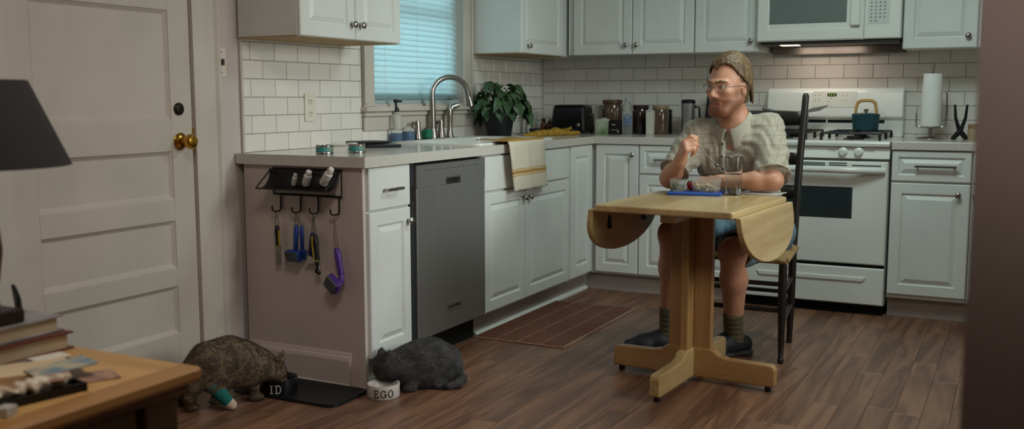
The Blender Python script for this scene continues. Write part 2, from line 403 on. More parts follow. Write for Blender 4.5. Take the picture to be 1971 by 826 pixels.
def slat(zc, tilt, name='slat', wd=.034):
    q = MB(); pts = []
    for i in range(6):
        t = (i/5-.5)*wd; cur = .0035*(1-(2*i/5-1)**2)
        x = -.032+t*math.cos(tilt)+cur*math.sin(tilt); z = zc+t*math.sin(tilt)-cur*math.cos(tilt)
        pts.append((x, z))
    q.grid(lambda u, v: (pts[round(u*5)][0], WY0+.008+v*(WY1-WY0-.016), pts[round(u*5)][1]), 5, 1)
    return q.build(name, M_slat, bl, smooth=True, recalc=False)
z = WZ0+.062
while z < WZ1-.03:
    slat(z, -1.13); z += SLP
for k in range(4): slat(WZ0+.030+.008*k, -.12+.05*k)
MB().box(-.05, -.012, WY0+.008, WY1-.008, WZ0-.002, WZ0+.020).build('bottom_rail', M_slat, bl, bevel=.004)
MB().box(-.055, -.008, WY0+.004, WY1-.004, WZ1-.045, WZ1-.002).build('head_rail', M_slat, bl, bevel=.003)
for yy in (WY0+.14, (WY0+WY1)/2, WY1-.14):
    MB().cyl((-.014, yy, WZ0+.01), (-.014, yy, WZ1-.03), .0009, n=5).build('cord', M_ivory, bl)
# ------------------------------------------------------------------ panelled door in the left wall
dr = bpy.data.objects.new('door_1', None); COL.objects.link(dr); dr.location = (0, (DY0+DY1)/2, 0); struct(dr, 'off-white five-panel door with brass knob')
xd = 0.0; g = .004
zs = [(0.012, .235), (.421, .493), (.676, .760), (.942, 1.064), (1.472, 1.55), (1.90, 2.03)]
S0, S1 = -3.872, -3.280
for (a0, a1) in ((DY0+g, S0), (S1, DY1-g)):
    MB().box(xd-.04, xd, a0, a1, .012, 2.03).build('stile', M_door, dr, bevel=.002)
for (z0, z1) in zs: MB().box(xd-.04, xd, S0, S1, z0, z1).build('rail', M_door, dr, bevel=.002)
for i in range(5):
    z0, z1 = zs[i][1], zs[i+1][0]
    MB().nest(S0, S1, z0, z1, [(0, -.03), (0, -.003), (.012, -.013), (.016, -.015)], fX(xd)).build('panel', M_door, dr)
yk, zk = -3.240, .979
k = MB().lathe((xd, yk, zk), [(.033, 0), (.033, .004), (.026, .010), (.013, .014)], 24, axis=0).build('rosette', M_brass, dr, smooth=True)
MB().lathe((xd, yk, zk), [(.012, .012), (.011, .030), (.020, .036), (.028, .048), (.029, .058), (.022, .070), (.008, .074)], 24, axis=0).build('door_knob', M_brass, dr, smooth=True)
MB().lathe((xd, -3.243, 1.103), [(.024, 0), (.024, .006), (.018, .012), (.012, .013)], 20, axis=0).build('deadbolt', mat('dark_bronze', (46, 38, 28), .4, .7, var=.2), dr, smooth=True)
MB().box(xd-.02, xd+.003, DY1-.006, DY1-.001, .93, 1.03).build('latch_plate', M_brass, dr)
def casing(a0, a1, flip, n):
    q = MB(); s = [0, .25, .4, .8, .88, 1.0]; hgt = [.014, .016, .018, .018, .028, .026]
    ys = [(a0+(a1-a0)*t) if not flip else (a1-(a1-a0)*t) for t in s]
    poly = [(ys[0], 0)]+list(zip(ys, hgt))+[(ys[-1], 0)]
    q.prism(poly, lambda u, v, h: (v, u, h), 0, DZ1+.1)
    return struct(q.build('trim_%d' % n, M_trim), 'ribbed pale door casing beside the %s' % ('light switch' if not flip else 'table lamp'))
casing(DY1+.002, -3.032, False, 2); casing(-4.115, DY0-.002, True, 3)
struct(MB().box(0, .02, DY0-.0, DY1, DZ1+.002, DZ1+.11).build('trim_4', M_trim, bevel=.004), 'flat casing across the top of the panelled door')
q = MB().box(T0, -.045, DY1-.02, DY1, 0, DZ1).box(T0, -.045, DY0, DY0+.02, 0, DZ1); struct(q.build('trim_5', M_trim), 'door jamb behind the panelled door')
struct(MB().box(0, .014, -3.030, -2.955, 0, .11).build('baseboard_left', M_trim, bevel=.003), 'short skirting board between the door casing and cabinet end')
sw = thing('light_switch', 'ivory light switch plate on the wall beside the door casing', 'light switch', (0, -3.006, 1.285))
MB().box(0, .006, -3.030, -2.982, 1.228, 1.345).build('plate', M_ivory, sw, bevel=.002)
MB().box(.006, .018, -3.012, -3.002, 1.275, 1.300).build('toggle', mat('brown_toggle', (60, 48, 40), .4, var=.1), sw, bevel=.002)
for zz in (1.245, 1.328): MB().lathe((.006, -3.007, zz), [(.003, 0), (.003, .0015)], 8, axis=0).build('screw', M_chrome, sw)
ot = thing('wall_outlet', 'ivory twin power outlet set into the white tiles', 'outlet', (.01, -2.465, 1.10))
MB().box(.0102, .017, -2.503, -2.427, 1.038, 1.165).build('plate', M_ivory, ot, bevel=.003)
for zz in (1.075, 1.128):
    s_ = MB().lathe((.017, -2.465, zz), [(.017, 0), (.017, .002)], 16, axis=0).build('socket', M_ivory, ot)
    MB().box(.0191, .0198, -2.473, -2.470, zz, zz+.008).box(.0191, .0198, -2.461, -2.458, zz, zz+.008).box(.0191, .0198, -2.467, -2.463, zz-.009, zz-.005).build('slot', M_hole, s_)
# ------------------------------------------------------------------ base cabinets
YE = -2.925              # end of the run along the left wall
XB = 0.621               # cabinet face; doors stand in front of it
fl = fX(XB); fb = fY(-XB)
M_dark = mat('gap_black', (10, 10, 10), .9, var=.1)
# 1 narrow end cabinet
c = thing('base_cabinet', 'narrow white end cabinet with one drawer over one door beside the dishwasher', 'cabinet', (.32, -2.77, 0))
MB().box(.012, XB, YE+.018, -2.605, .105, CH-.042).box(.012, .56, YE+.018, -2.605, 0, .105).build('body', M_white, c)
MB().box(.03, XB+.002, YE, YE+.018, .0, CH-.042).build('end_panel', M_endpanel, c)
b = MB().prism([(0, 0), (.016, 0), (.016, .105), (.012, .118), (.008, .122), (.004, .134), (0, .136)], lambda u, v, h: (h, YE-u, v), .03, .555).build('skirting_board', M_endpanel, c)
b = MB().prism([(0, 0), (.012, 0), (.010, .006), (.005, .011), (0, .012)], lambda u, v, h: (h, YE-.016-u, v), .03, .555).build('quarter_round', M_trim, c)
d = cab_door(c, fl, -2.905, -2.612, .703, .873, name='drawer', flat=True); pull(d, fl, -2.815, -2.700, .782, .019)
cab_door(c, fl, -2.905, -2.612, .115, .697, kn=(-2.635, .640))
# 2 sink cabinet
c = thing('base_cabinet', 'wide white sink cabinet with two doors below the hanging dish towel', 'cabinet', (.32, -1.47, 0))
MB().box(.012, XB, -1.972, -.962, .105, .70).box(.012, .57, -1.972, -.962, 0, .105).box(.58, XB, -1.972, -.962, .70, CH-.042).build('body', M_white, c)
cab_door(c, fl, -1.970, -1.560, .700, .868, name='false_drawer', flat=True); cab_door(c, fl, -1.560, -.985, .700, .868, name='false_drawer', flat=True)
cab_door(c, fl, -1.970, -1.540, .115, .692, kn=(-1.565, .640)); cab_door(c, fl, -1.536, -.985, .115, .692, kn=(-1.505, .640))
# 3 corner cabinet under the left run
c = thing('base_cabinet', 'white corner cabinet with slim full-height door right of the sink doors', 'cabinet', (.32, -.79, 0))
MB().box(.012, XB, -.960, -.645, .105, CH-.042).box(.012, .57, -.960, -.645, 0, .105).build('body', M_white, c)
cab_door(c, fl, -.958, -.648, .115, .872, fw=.062)
# 4 back-wall cabinet next to the corner
c = thing('base_cabinet', 'white cabinet with one full-height door in the back corner', 'cabinet', (.78, -.32, 0))
MB().box(.625, .922, -XB, -.012, .105, CH-.042).box(.57, .922, -.57, -.012, 0, .105).build('body', M_white, c)
cab_door(c, fb, .655, .921, .115, .872, kn=(.885, .815))
# 5 back-wall cabinet left of the range
c = thing('base_cabinet', 'white drawer-and-door cabinet behind the small table, left of the range', 'cabinet', (1.22, -.32, 0))
MB().box(.924, 1.515, -XB, -.012, .105, CH-.042).box(.924, 1.515, -.57, -.012, 0, .105).build('body', M_white, c)
d = cab_door(c, fb, .925, 1.514, .708, .872, name='drawer', fw=.03); pull(d, fb, 1.02, 1.13, .79, .019)
cab_door(c, fb, .925, 1.220, .115, .700, kn=(1.19, .655)); cab_door(c, fb, 1.220, 1.514, .115, .700, kn=(1.25, .655))
# 6 right of the range
c = thing('base_cabinet', 'white drawer-and-door cabinet right of the range', 'cabinet', (2.49, -.32, 0))
MB().box(2.292, 2.668, -XB, -.012, .105, CH-.042).box(2.292, 2.668, -.56, -.012, 0, .105).build('body', M_white, c)
d = cab_door(c, fb, 2.292, 2.668, .715, .872, name='drawer', fw=.030)
pull(d, fb, 2.405, 2.60, .795, .018, mat('dull_pewter', (110, 108, 106), .4, .8, var=.1))
cab_door(c, fb, 2.292, 2.668, .125, .708, kn=(2.612, .655))
c = thing('base_cabinet', 'sliver of white cabinet at the right end beside the wall edge', 'cabinet', (2.9, -.32, 0))
MB().box(2.6705, 3.1, -XB, -.012, .105, CH-.042).box(2.670, 3.1, -.56, -.012, 0, .105).build('body', M_white, c)
cab_door(c, fb, 2.672, 3.09, .125, .708, kn=(2.69, .655)); cab_door(c, fb, 2.672, 3.09, .715, .872, name='drawer', fw=.03)
# toe kicks
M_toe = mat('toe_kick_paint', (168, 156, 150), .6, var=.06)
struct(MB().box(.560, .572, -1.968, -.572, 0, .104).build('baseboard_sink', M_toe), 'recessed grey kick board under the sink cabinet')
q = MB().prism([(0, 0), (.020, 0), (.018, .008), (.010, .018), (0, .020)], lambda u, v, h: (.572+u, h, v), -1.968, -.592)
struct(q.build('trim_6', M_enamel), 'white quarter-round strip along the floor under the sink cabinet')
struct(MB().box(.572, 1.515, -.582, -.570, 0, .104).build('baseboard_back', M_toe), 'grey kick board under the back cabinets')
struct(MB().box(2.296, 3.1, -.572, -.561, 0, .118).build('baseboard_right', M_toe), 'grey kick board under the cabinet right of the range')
# ------------------------------------------------------------------ worktops
SX0, SX1, SY0, SY1 = .105, .575, -1.905, -1.085       # sink cut-out
t = thing('worktop', 'L-shaped pale stone worktop running under the window and into the corner', 'worktop', (.32, -1.5, CH-.04))
q = MB(); z0, z1 = CH-.042, CH; e = .65
q.box(0.006, e, -2.945, SY0, z0, z1).box(0.006, SX0, SY0, SY1, z0, z1).box(SX1, e, SY0, SY1, z0, z1).box(.006, e, SY1, -e, z0, z1)
q.box(.006, 1.517, -e, -.006, z0, z1)
me = q.build('slab', M_quartz, t)
bm = bmesh.new(); bm.from_mesh(me.data); bmesh.ops.remove_doubles(bm, verts=bm.verts, dist=1e-5); bm.to_mesh(me.data); bm.free()
wt = MB().box(2.290, 3.1, -.65, -.006, z0, z1).build('worktop', M_quartz, bevel=.003)
tag(wt, 'short pale stone worktop right of the range', 'worktop')
# ------------------------------------------------------------------ sink
s = thing('kitchen_sink', 'white enamel drop-in sink set in the worktop below the window', 'sink', ((SX0+SX1)/2, (SY0+SY1)/2, CH))
q = MB(); rz = CH+.010
def rect(i, z, rr=.05):
    x0, x1, y0, y1 = SX0+i, SX1-i, SY0+i, SY1-i; pts = []
    for (cx, cy, a) in ((x1-rr, y1-rr, 0), (x0+rr, y1-rr, 90), (x0+rr, y0+rr, 180), (x1-rr, y0+rr, 270)):
        for k in range(5):
            an = math.radians(a+k*22.5); pts.append((cx+rr*math.cos(an), cy+rr*math.sin(an), z))
    return pts
loops = [rect(-.018, CH), rect(-.016, rz-.003), rect(-.010, rz), rect(.012, rz), rect(.022, rz-.006), rect(.030, CH-.09), rect(.06, CH-.17)]
vs = [p for l in loops for p in l]; fs = []; n = 20
for i in range(len(loops)-1):
    for j in range(n): fs.append((i*n+j, i*n+(j+1) % n, (i+1)*n+(j+1) % n, (i+1)*n+j))
fs.append(tuple((len(loops)-1)*n+j for j in range(n)))
q.add(vs, fs).build('basin', M_enamel, s, smooth=True)
MB().lathe(((SX0+SX1)/2, (SY0+SY1)/2, CH-.169), [(.04, 0), (.04, .002), (.025, .003)], 20).build('drain', M_chrome, s, smooth=True)
# faucet
f = thing('faucet', 'brushed nickel gooseneck faucet with side lever and sprayer behind the sink', 'faucet', (.06, -1.47, CH))
MB().box(.025, .098, -1.66, -1.285, CH, CH+.012).build('deck_plate', M_chrome, f, bevel=.005)
pts = [(.06, -1.490, CH+.012), (.06, -1.492, 1.10), (.06, -1.494, 1.17)]
p0 = Vector((.06, -1.494, 1.165)); p1 = Vector((.16, -1.285, 1.165))
for k in range(1, 13):
    a = math.pi*k/12; c_ = (p0+p1)/2; rr = (p1-p0)/2
    pts.append(tuple(c_-rr*math.cos(a)+Vector((0, 0, .090*math.sin(a)))))
pts.append((.164, -1.277, 1.13))
MB().tube(pts, [.020, .0165]+[.0145]*(len(pts)-2), 14).build('neck', M_chrome, f, smooth=True)
MB().tube([(.163, -1.279, 1.150), (.166, -1.272, 1.12), (.168, -1.268, 1.10)], [.0150, .019, .021], 14).build('spout_head', M_chrome, f, smooth=True)
MB().lathe((.06, -1.490, CH+.012), [(.030, 0), (.027, .02), (.021, .05)], 18).build('collar', M_chrome, f, smooth=True)
for (yy, dy) in ((-1.640, -.055), (-1.405, -.05)):
    h = MB().lathe((.06, yy, CH+.012), [(.026, 0), (.022, .02), (.014, .06), (.015, .085), (.012, .095)], 16).build('handle_post', M_chrome, f, smooth=True)
    MB().tube([(.06, yy, 1.010), (.062, yy+dy*.5, 1.013), (.066, yy+dy, 1.012)], [.009, .007, .009], 10).build('lever', M_chrome, h, smooth=True)
sp = MB().lathe((.07, -1.330, CH+.012), [(.023, 0), (.018, .015), (.014, .05), (.016, .10), (.019, .14), (.017, .155)], 16).build('sprayer', M_chrome, f, smooth=True)
MB().tube([(.07, -1.330, 1.065), (.075, -1.315, 1.095), (.10, -1.285, 1.105)], [.016, .018, .013], 12).build('spray_head', M_chrome, sp, smooth=True)
# ------------------------------------------------------------------ upper cabinets
XU = .312; ful = fX(XU); fub = fY(-XU); ZT = 2.25
c = thing('wall_cabinet', 'white two-door wall cabinet hanging left of the window', 'cabinet', (.16, -2.56, 1.385))
MB().box(.012, XU, -2.912, -2.200, 1.392, ZT).build('body', M_white, c)
MB().box(.012, XU, -2.914, -2.198, 1.386, 1.392).build('underside', mat('raw_wood_underside', (178, 150, 108), .7, var=.15, scale=10), c)
cab_door(c, ful, -2.912, -2.545, 1.388, ZT-.02, kn=(-2.572, 1.452)); cab_door(c, ful, -2.543, -2.198, 1.388, ZT-.02, kn=(-2.512, 1.452))
c = thing('wall_cabinet', 'white corner wall cabinet with one door right of the window', 'cabinet', (.16, -.66, 1.40))
MB().box(.012, XU, -.968, -.014, 1.400, ZT).build('body', M_white, c)
MB().box(.02, XU, -.966, -.33, 1.394, 1.400).build('underside', MATS['raw_wood_underside'], c)
cab_door(c, ful, -.966, -.395, 1.396, ZT-.02, kn=(-.885, 1.440))
c = thing('wall_cabinet', 'white two-door wall cabinet over the toaster and jars', 'cabinet', (.74, -.16, 1.40))
MB().box(.335, 1.141, -XU, -.012, 1.406, ZT).build('body', M_white, c)
cab_door(c, fub, .372, .757, 1.402, ZT-.02, kn=(.722, 1.458)); cab_door(c, fub, .759, 1.140, 1.402, ZT-.02, kn=(.790, 1.458))
c = thing('wall_cabinet', 'white single-door wall cabinet just left of the microwave', 'cabinet', (1.33, -.16, 1.40))
MB().box(1.143, 1.520, -XU, -.012, 1.406, ZT).build('body', M_white, c)
cab_door(c, fub, 1.146, 1.519, 1.402, ZT-.02, kn=(1.478, 1.462))
c = thing('wall_cabinet', 'white single-door wall cabinet right of the microwave', 'cabinet', (2.47, -.16, 1.40))
MB().box(2.286, 2.668, -XU, -.012, 1.402, ZT).build('body', M_white, c)
cab_door(c, fub, 2.287, 2.652, 1.398, ZT-.02, kn=(2.607, 1.460))
# ------------------------------------------------------------------ dishwasher
d = thing('dishwasher', 'stainless steel dishwasher between the narrow cabinet and sink doors', 'dishwasher', (.32, -2.27, 0))
MB().box(.05, .60, -2.572, -1.974, .105, CH-.045).build('tub', M_dark, d)
D0, D1 = -2.570, -1.976
q = MB().box(XB-.02, XB+.022, D0, D1, .115, .765)
q.build('door', M_steel, d, bevel=.004)
cp = MB(); hy0, hy1, hz0, hz1 = -2.330, -2.205, .765, .800
cp.box(XB-.02, XB+.022, D0, D1, .800, .862).box(XB-.02, XB+.022, D0, hy0, .765, .800).box(XB-.02, XB+.022, hy1, D1, .765, .800)
cp.build('control_strip', M_steel, d)
MB().box(XB-.02, XB-.004, hy0, hy1, .765, .800).build('handle_pocket', mat('pocket_grey', (60, 60, 62), .5, .5, var=.1), d)
MB().prism([(hy0, .792), (hy1, .792), (hy1, .800), (hy0, .800)], fX(XB), .0, .020).build('handle_lip', M_chrome, d)
q = MB()
for k in range(14): q.box(XB+.0222, XB+.0226, -2.50+k*.034, -2.50+k*.034+(.018 if k % 3 else .026), .836, .839)
q.build('printed_legend', mat('legend_grey', (70, 70, 72), .6, var=.1), d)
bd = MB().box(XB+.022, XB+.025, -2.325, -2.205, .195, .235).build('badge', mat('badge_silver', (176, 172, 168), .3, .9, var=.1), d, bevel=.001)
q = MB(); yy = -2.318
for k in range(9): q.box(XB+.0251, XB+.0256, yy, yy+.007, .209+(k % 3)*.001, .221+(k % 2)*.003); yy += .0118
q.build('badge_lettering', M_hole, bd)
MB().box(.52, .575, -2.572, -1.974, .0, .105).build('kick_plate', M_dark, d)
MB().box(XB-.03, XB+.012, -2.600, -2.574, .115, CH-.045).build('side_strip', mat('gasket_grey', (40, 42, 46), .6, var=.1), d)
q = MB()
for k in range(5): q.box(XB+.012, XB+.014, -2.596, -2.580, .72+.012*k, .727+.012*k)
q.build('vent', M_dark, d)
# ------------------------------------------------------------------ microwave
XM0, XM1, YM, ZM0, ZM1 = 1.523, 2.283, -.395, 1.452, 1.87
mw = thing('microwave', 'white over-the-range microwave with grey window and keypad', 'microwave', (1.9, -.2, ZM0))
MB().box(XM0, XM1, YM+.03, -.012, ZM0+.01, ZM1).build('body', M_enamel, mw, bevel=.004)
fm = fY(YM+.03)
XS = 2.095
gd = MB().nest(XM0, XS, ZM0, ZM1, [(0, 0), (0, .022), (.008, .030), (.060, .030), (.068, .024)], fm).build('door', M_enamel, mw)
gx0, gx1, gz0, gz1 = 1.592, 2.005, 1.548, 1.80
MB().nest(gx0, gx1, gz0, gz1, [(0, .02), (0, .0265), (.004, .028)], fm).build('window', mat('microwave_window', (120, 128, 126), .18, var=.15, scale=400), gd)
MB().prism([(2.028, 1.525), (2.078, 1.525), (2.078, 1.84), (2.028, 1.84)], fm, .030, .055).build('handle', M_enamel, gd, bevel=.008)
pn = MB().nest(XS+.002, XM1, ZM0+.002, ZM1, [(0, 0), (0, .024), (.006, .030)], fm).build('control_panel', M_enamel, mw)
kp = MB().nest(2.115, 2.225, 1.53, 1.84, [(0, .0300), (.001, .0312)], fm).build('keypad', mat('keypad_film', (210, 212, 206), .4, var=.03), pn)
q = MB()
for r in range(7):
    for cc in range(4):
        if r == 0 and cc > 1: continue
        u, v = 2.132+cc*.0225, 1.548+r*.019
        q.prism([(u-.004, v-.003), (u+.004, v-.003), (u+.004, v+.003), (u-.004, v+.003)], fm, .0313, .0318)
for cc in range(5): q.prism([(2.135+cc*.012, 1.69), (2.144+cc*.012, 1.69), (2.144+cc*.012, 1.694), (2.135+cc*.012, 1.694)], fm, .0313, .0318)
o = q.build('key_marks', mat('key_print', (92, 96, 92), .6, var=.1), kp); o['kind'] = 'stuff'
MB().box(XM0+.02, XM1-.01, YM+.02, -.03, ZM0-.018, ZM0+.010).build('vent_base', mat('vent_charcoal', (50, 48, 46), .4, .3, var=.15), mw, bevel=.003)
MB().box(XM0+.12, XM0+.22, YM+.05, YM+.12, ZM0-.021, ZM0-.018).build('lamp_lens', mat('lamp_lens', (255, 240, 215), .3, emit=(255, 226, 180), estr=4.0, var=.02), mw)
MB().box(XM0+.02, XM1-.004, -.075, -.012, ZM0-.062, ZM0-.018).build('rear_rail', mat('rail_aluminium', (140, 134, 128), .35, .8, var=.1), mw, bevel=.002)
# ------------------------------------------------------------------ gas range
RX0, RX1, RY = 1.523, 2.283, -.648
rg = thing('gas_range', 'white gas range with oven window below the microwave', 'range', ((RX0+RX1)/2, -.33, 0))
MB().box(RX0+.003, RX1-.003, RY+.04, -.02, .055, CH-.02).build('body', M_enamel, rg)
fr = fY(RY+.02)
MB().prism([(-.66, CH-.03), (-.665, CH-.012), (-.655, CH), (-.02, CH), (-.02, CH-.03)], lambda u, v, h: (h, u, v), RX0, RX1).build('cooktop', M_enamel, rg, bevel=.004)
cp = MB().prism([(RY+.03, .822), (RY-.006, .826), (RY+.012, CH-.032), (RY+.03, CH-.032)], lambda u, v, h: (h, u, v), RX0, RX1).build('control_strip', M_enamel, rg, bevel=.003)
for kx in (1.66, 1.74, 2.052, 2.130):
    MB().tube([(kx, RY+.006, .860), (kx, RY-.004, .859), (kx, RY-.008, .8588), (kx, RY-.026, .857), (kx, RY-.030, .8565)], [.026, .025, .019, .017, .013], 18).build('burner_knob', M_enamel, cp, smooth=True)
q = MB()
for (u0, n) in ((1.985, 3), (2.165, 4), (1.60, 3)):
    for k in range(n): q.obox((u0+.012*k, RY-.002, .872), (.004, 0, 0), (0, .0006, .0001), (0, .0003, .002))
q.build('printed_marks', MATS['key_print'], cp)
od = MB().nest(RX0+.004, RX1-.004, .272, .812, [(0, 0), (0, .022), (.007, .030)], fr).build('oven_door', M_enamel, rg)
MB().nest(1.705, 2.108, .512, .676, [(0, .029), (0, .0315), (.003, .0325)], fr).build('oven_window', M_darkglass, od)
q = MB()
for (a0, a1) in ((1.60, 1.70), (1.715, 1.80), (1.985, 2.075), (2.10, 2.245)):
    for k in range(3 if a0 != 2.10 else 2): MB().prism([(a0, .776+k*.011), (a1, .776+k*.011), (a1, .782+k*.011), (a0, .782+k*.011)], fr, .0301, .0306).build('vent_slot', mat('slot_shadow', (44, 50, 50), .6, var=.1), od)
MB().prism([(1.815, .776), (1.965, .776), (1.965, .804), (1.815, .804)], fr, .0301, .0308).build('vent_plate', mat('vent_plate_grey', (120, 128, 126), .5, var=.1), od)
pts = []
for k in range(17):
    t = k/16; u = RX0+.02+t*(RX1-RX0-.04); pts.append(fr(u, .765+.004*math.sin(math.pi*t), .034+.045*min(1, 4.5*min(t, 1-t))))
MB().tube(pts, [.016]+[.0175]*15+[.016], 12).build('oven_handle', M_enamel, od, smooth=True)
MB().box(RX0+.01, RX1-.01, RY+.01, RY+.06, .252, .272).build('door_gap', M_dark, rg)
dw = MB().nest(RX0+.004, RX1-.004, .058, .254, [(0, 0), (0, .022), (.006, .028)], fr).build('storage_drawer', M_enamel, rg)
MB().prism([(1.62, .205), (2.19, .205), (2.175, .180), (1.635, .180)], fr, .0275, .036).build('drawer_grip', M_enamel, dw, bevel=.007)
MB().box(RX0+.01, RX1-.01, RY+.05, -.03, 0, .055).build('base_shadow_gap', M_dark, rg)
# backguard
bgd = MB().prism([(-.016, CH), (-.075, CH), (-.075, 1.015), (-.098, 1.030), (-.080, 1.170), (-.066, 1.192), (-.045, 1.197), (-.016, 1.197)], lambda u, v, h: (h, u, v), RX0, RX1).build('backguard', M_enamel, rg, bevel=.008)
MB().box(RX0+.35, RX1-.10, -.0785, -.074, .998, 1.014).box(RX0+.10, RX0+.34, -.0785, -.074, .998, 1.014).build('exhaust_slot', M_dark, bgd)
def onguard(z): return -.098+(z-1.030)/(1.170-1.030)*.018
fg = lambda u, v, h: (u, onguard(v)-h, v)
ct = MB().nest(1.785, 2.030, 1.085, 1.178, [(0, -.001), (0, .0015), (.002, .002)], fg).build('clock_panel', mat('panel_white', (226, 222, 212), .35, var=.03), bgd)
MB().nest(1.868, 1.918, 1.148, 1.166, [(0, .0015), (0, .003)], fg).build('display', mat('display_glass', (26, 34, 18), .2, var=.1), ct)
q = MB()
for k, u in enumerate((1.876, 1.888, 1.902)): q.prism([(u, 1.152), (u+.006, 1.152), (u+.006, 1.162), (u, 1.162)], fg, .0031, .0034)
q.build('display_digits', mat('digit_green', (120, 150, 60), .4, emit=(120, 150, 60), estr=.5, var=.02), ct)
q = MB()
for (u, v) in ((1.80, 1.155), (1.822, 1.155), (1.80, 1.125), (1.822, 1.125), (1.95, 1.155), (1.975, 1.155), (1.95, 1.125), (1.975, 1.125), (1.89, 1.135), (1.875, 1.118)):
    q.prism([(u-.004, v-.0025), (u+.004, v-.0025), (u+.004, v+.0025), (u-.004, v+.0025)], fg, .0021, .0026)
q.build('printed_marks', mat('range_print', (176, 150, 138), .6, var=.1), ct)
for (gx0, gx1) in ((1.560, 1.850), (1.930, 2.225)):
    for (gy0, gy1) in ((-.60, -.345), (-.335, -.10)):
        q = MB(); z = CH+.036; r = .0065
        q.tube([(gx0, gy0, z), (gx1, gy0, z), (gx1, gy1, z), (gx0, gy1, z)], r, 6, closed=True)
        cx, cy = (gx0+gx1)/2, (gy0+gy1)/2
        for (ax, ay) in ((gx0, cy), (gx1, cy), (cx, gy0), (cx, gy1), (gx0, gy0), (gx1, gy1), (gx0, gy1), (gx1, gy0)):
            q.tube([(ax, ay, z), (cx+(ax-cx)*.25, cy+(ay-cy)*.25, z+.003)], r, 6)
        for ax in (gx0, gx1):
            for ay in (gy0, gy1): q.tube([(ax, ay, z), (ax, ay, CH)], r*1.2, 6)
        q.build('grate', M_black, rg)
        MB().lathe((cx, cy, CH), [(.055, 0), (.05, .006), (.036, .008), (.036, .018), (.030, .020)], 20).build('burner', mat('burner_cap', (60, 58, 56), .5, .5, var=.2), rg, smooth=True)
# kettle-like teal pot
kx, ky = 2.112, -.30; kz = CH+.044
kt = thing('teal_kettle', 'dark teal kettle with bent wood handle on the right rear burner', 'kettle', (kx, ky, kz))
M_teal = mat('teal_enamel', (30, 72, 82), .45, var=.08)
MB().lathe((kx, ky, kz), [(.058, 0), (.066, .004), (.070, .04), (.073, .082), (.075, .088), (.072, .090), (.068, .089)], 32).build('body', M_teal, kt, smooth=True)
ld = MB().lathe((kx, ky, kz+.086), [(.067, 0), (.066, .005), (.05, .008), (.014, .010)], 28).build('lid', M_teal, kt, smooth=True)
MB().lathe((kx, ky, kz+.095), [(.008, 0), (.008, .008), (.013, .011), (.013, .020), (.009, .022)], 16).build('lid_knob', M_chrome, ld, smooth=True)
pts = [(kx-.056, ky, kz+.088), (kx-.052, ky, kz+.125), (kx-.046, ky, kz+.150), (kx-.03, ky, kz+.162), (kx, ky, kz+.164), (kx+.03, ky, kz+.162), (kx+.046, ky, kz+.150), (kx+.052, ky, kz+.125), (kx+.056, ky, kz+.088)]
MB().tube(pts, [.007, .0085, .0095, .0095, .0095, .0095, .0095, .0085, .007], 10).build('handle', mat('bent_beech', (206, 160, 96), .45, var=.12, scale=30), kt, smooth=True)
for s_ in (-1, 1): MB().cyl((kx+s_*.056, ky, kz+.078), (kx+s_*.0555, ky, kz+.100), .006, n=10).build('handle_bracket', M_chrome, kt)
# saucepan + turner
px_, py_ = 1.700, -.24; z0 = CH+.044
sp = thing('saucepan', 'steel saucepan on the left rear burner behind the ladder-back chair', 'saucepan', (px_, py_, z0))
MB().lathe((px_, py_, z0), [(.085, 0), (.092, .005), (.093, .09), (.096, .093), (.090, .093), (.088, .088), (.086, .01), (.02, .008)], 30).build('body', M_steel, sp, smooth=True)
MB().tube([(px_-.09, py_-.02, z0+.082), (px_-.16, py_-.06, z0+.09), (px_-.22, py_-.09, z0+.092)], [.008, .009, .010], 10).build('handle', M_black, sp, smooth=True)
tu = thing('turner', 'grey slotted turner laid across the saucepan rim', 'turner', (px_, py_, z0+.095))
q = MB().prism([(0, -.004), (.03, -.016), (.10, -.012), (.155, .016), (.160, .024), (.10, .020), (.03, .012)], lambda u, v, h: (px_+.070+u*.8, py_+.02+h+v*.4, z0+.104+v*.75+u*.10), 0, .005)
q.build('blade', mat('grey_nylon', (104, 102, 98), .45, var=.1), tu, bevel=.002)
MB().tube([(px_+.085, py_, z0+.098), (px_+.02, py_-.01, z0+.099), (px_-.09, py_-.03, z0+.100), (px_-.16, py_-.04, z0+.118)], [.004, .005, .008, .009], 8).build('handle', MATS['grey_nylon'], tu, smooth=True)
# paper towel holder
hx, hy = 2.440, -.25
h = thing('paper_towel_holder', 'chrome paper towel holder with a fresh white roll', 'paper towel holder', (hx, hy, CH))
MB().lathe((hx, hy, CH), [(.068, 0), (.070, .006), (.062, .012), (.012, .016)], 32).build('base', M_chrome, h, smooth=True)
MB().lathe((hx, hy, CH), [(.010, .01), (.010, .055), (.014, .058), (.045, .062), (.047, .068), (.008, .070), (.006, .375), (.010, .380), (.004, .392)], 20).build('spindle', M_chrome, h, smooth=True)
MB().tube([(hx+.058, hy, CH+.062), (hx+.073, hy-.004, CH+.070), (hx+.075, hy-.004, CH+.20), (hx+.074, hy-.004, CH+.245), (hx+.068, hy-.004, CH+.250)], .0045, 8).build('tension_arm', M_chrome, h, smooth=True)
MB().tube([(hx-.045, hy, CH+.064), (hx-.072, hy-.004, CH+.066), (hx-.074, hy-.004, CH+.14)], .0045, 8).build('tear_arm', M_chrome, h, smooth=True)
MB().tube([(hx-.06, hy, CH+.066), (hx+.06, hy, CH+.066)], .004, 8).build('cross_bar', M_chrome, h)
pr_ = MB().lathe((hx, hy, CH+.069), [(.052, 0), (.0535, .004), (.052, .14), (.047, .278), (.045, .281), (.020, .281), (.019, .27)], 36).build('paper_roll', mat('paper_towel', (238, 238, 234), .9, var=.03, scale=30, bump=.15, bscale=200), h, smooth=True)
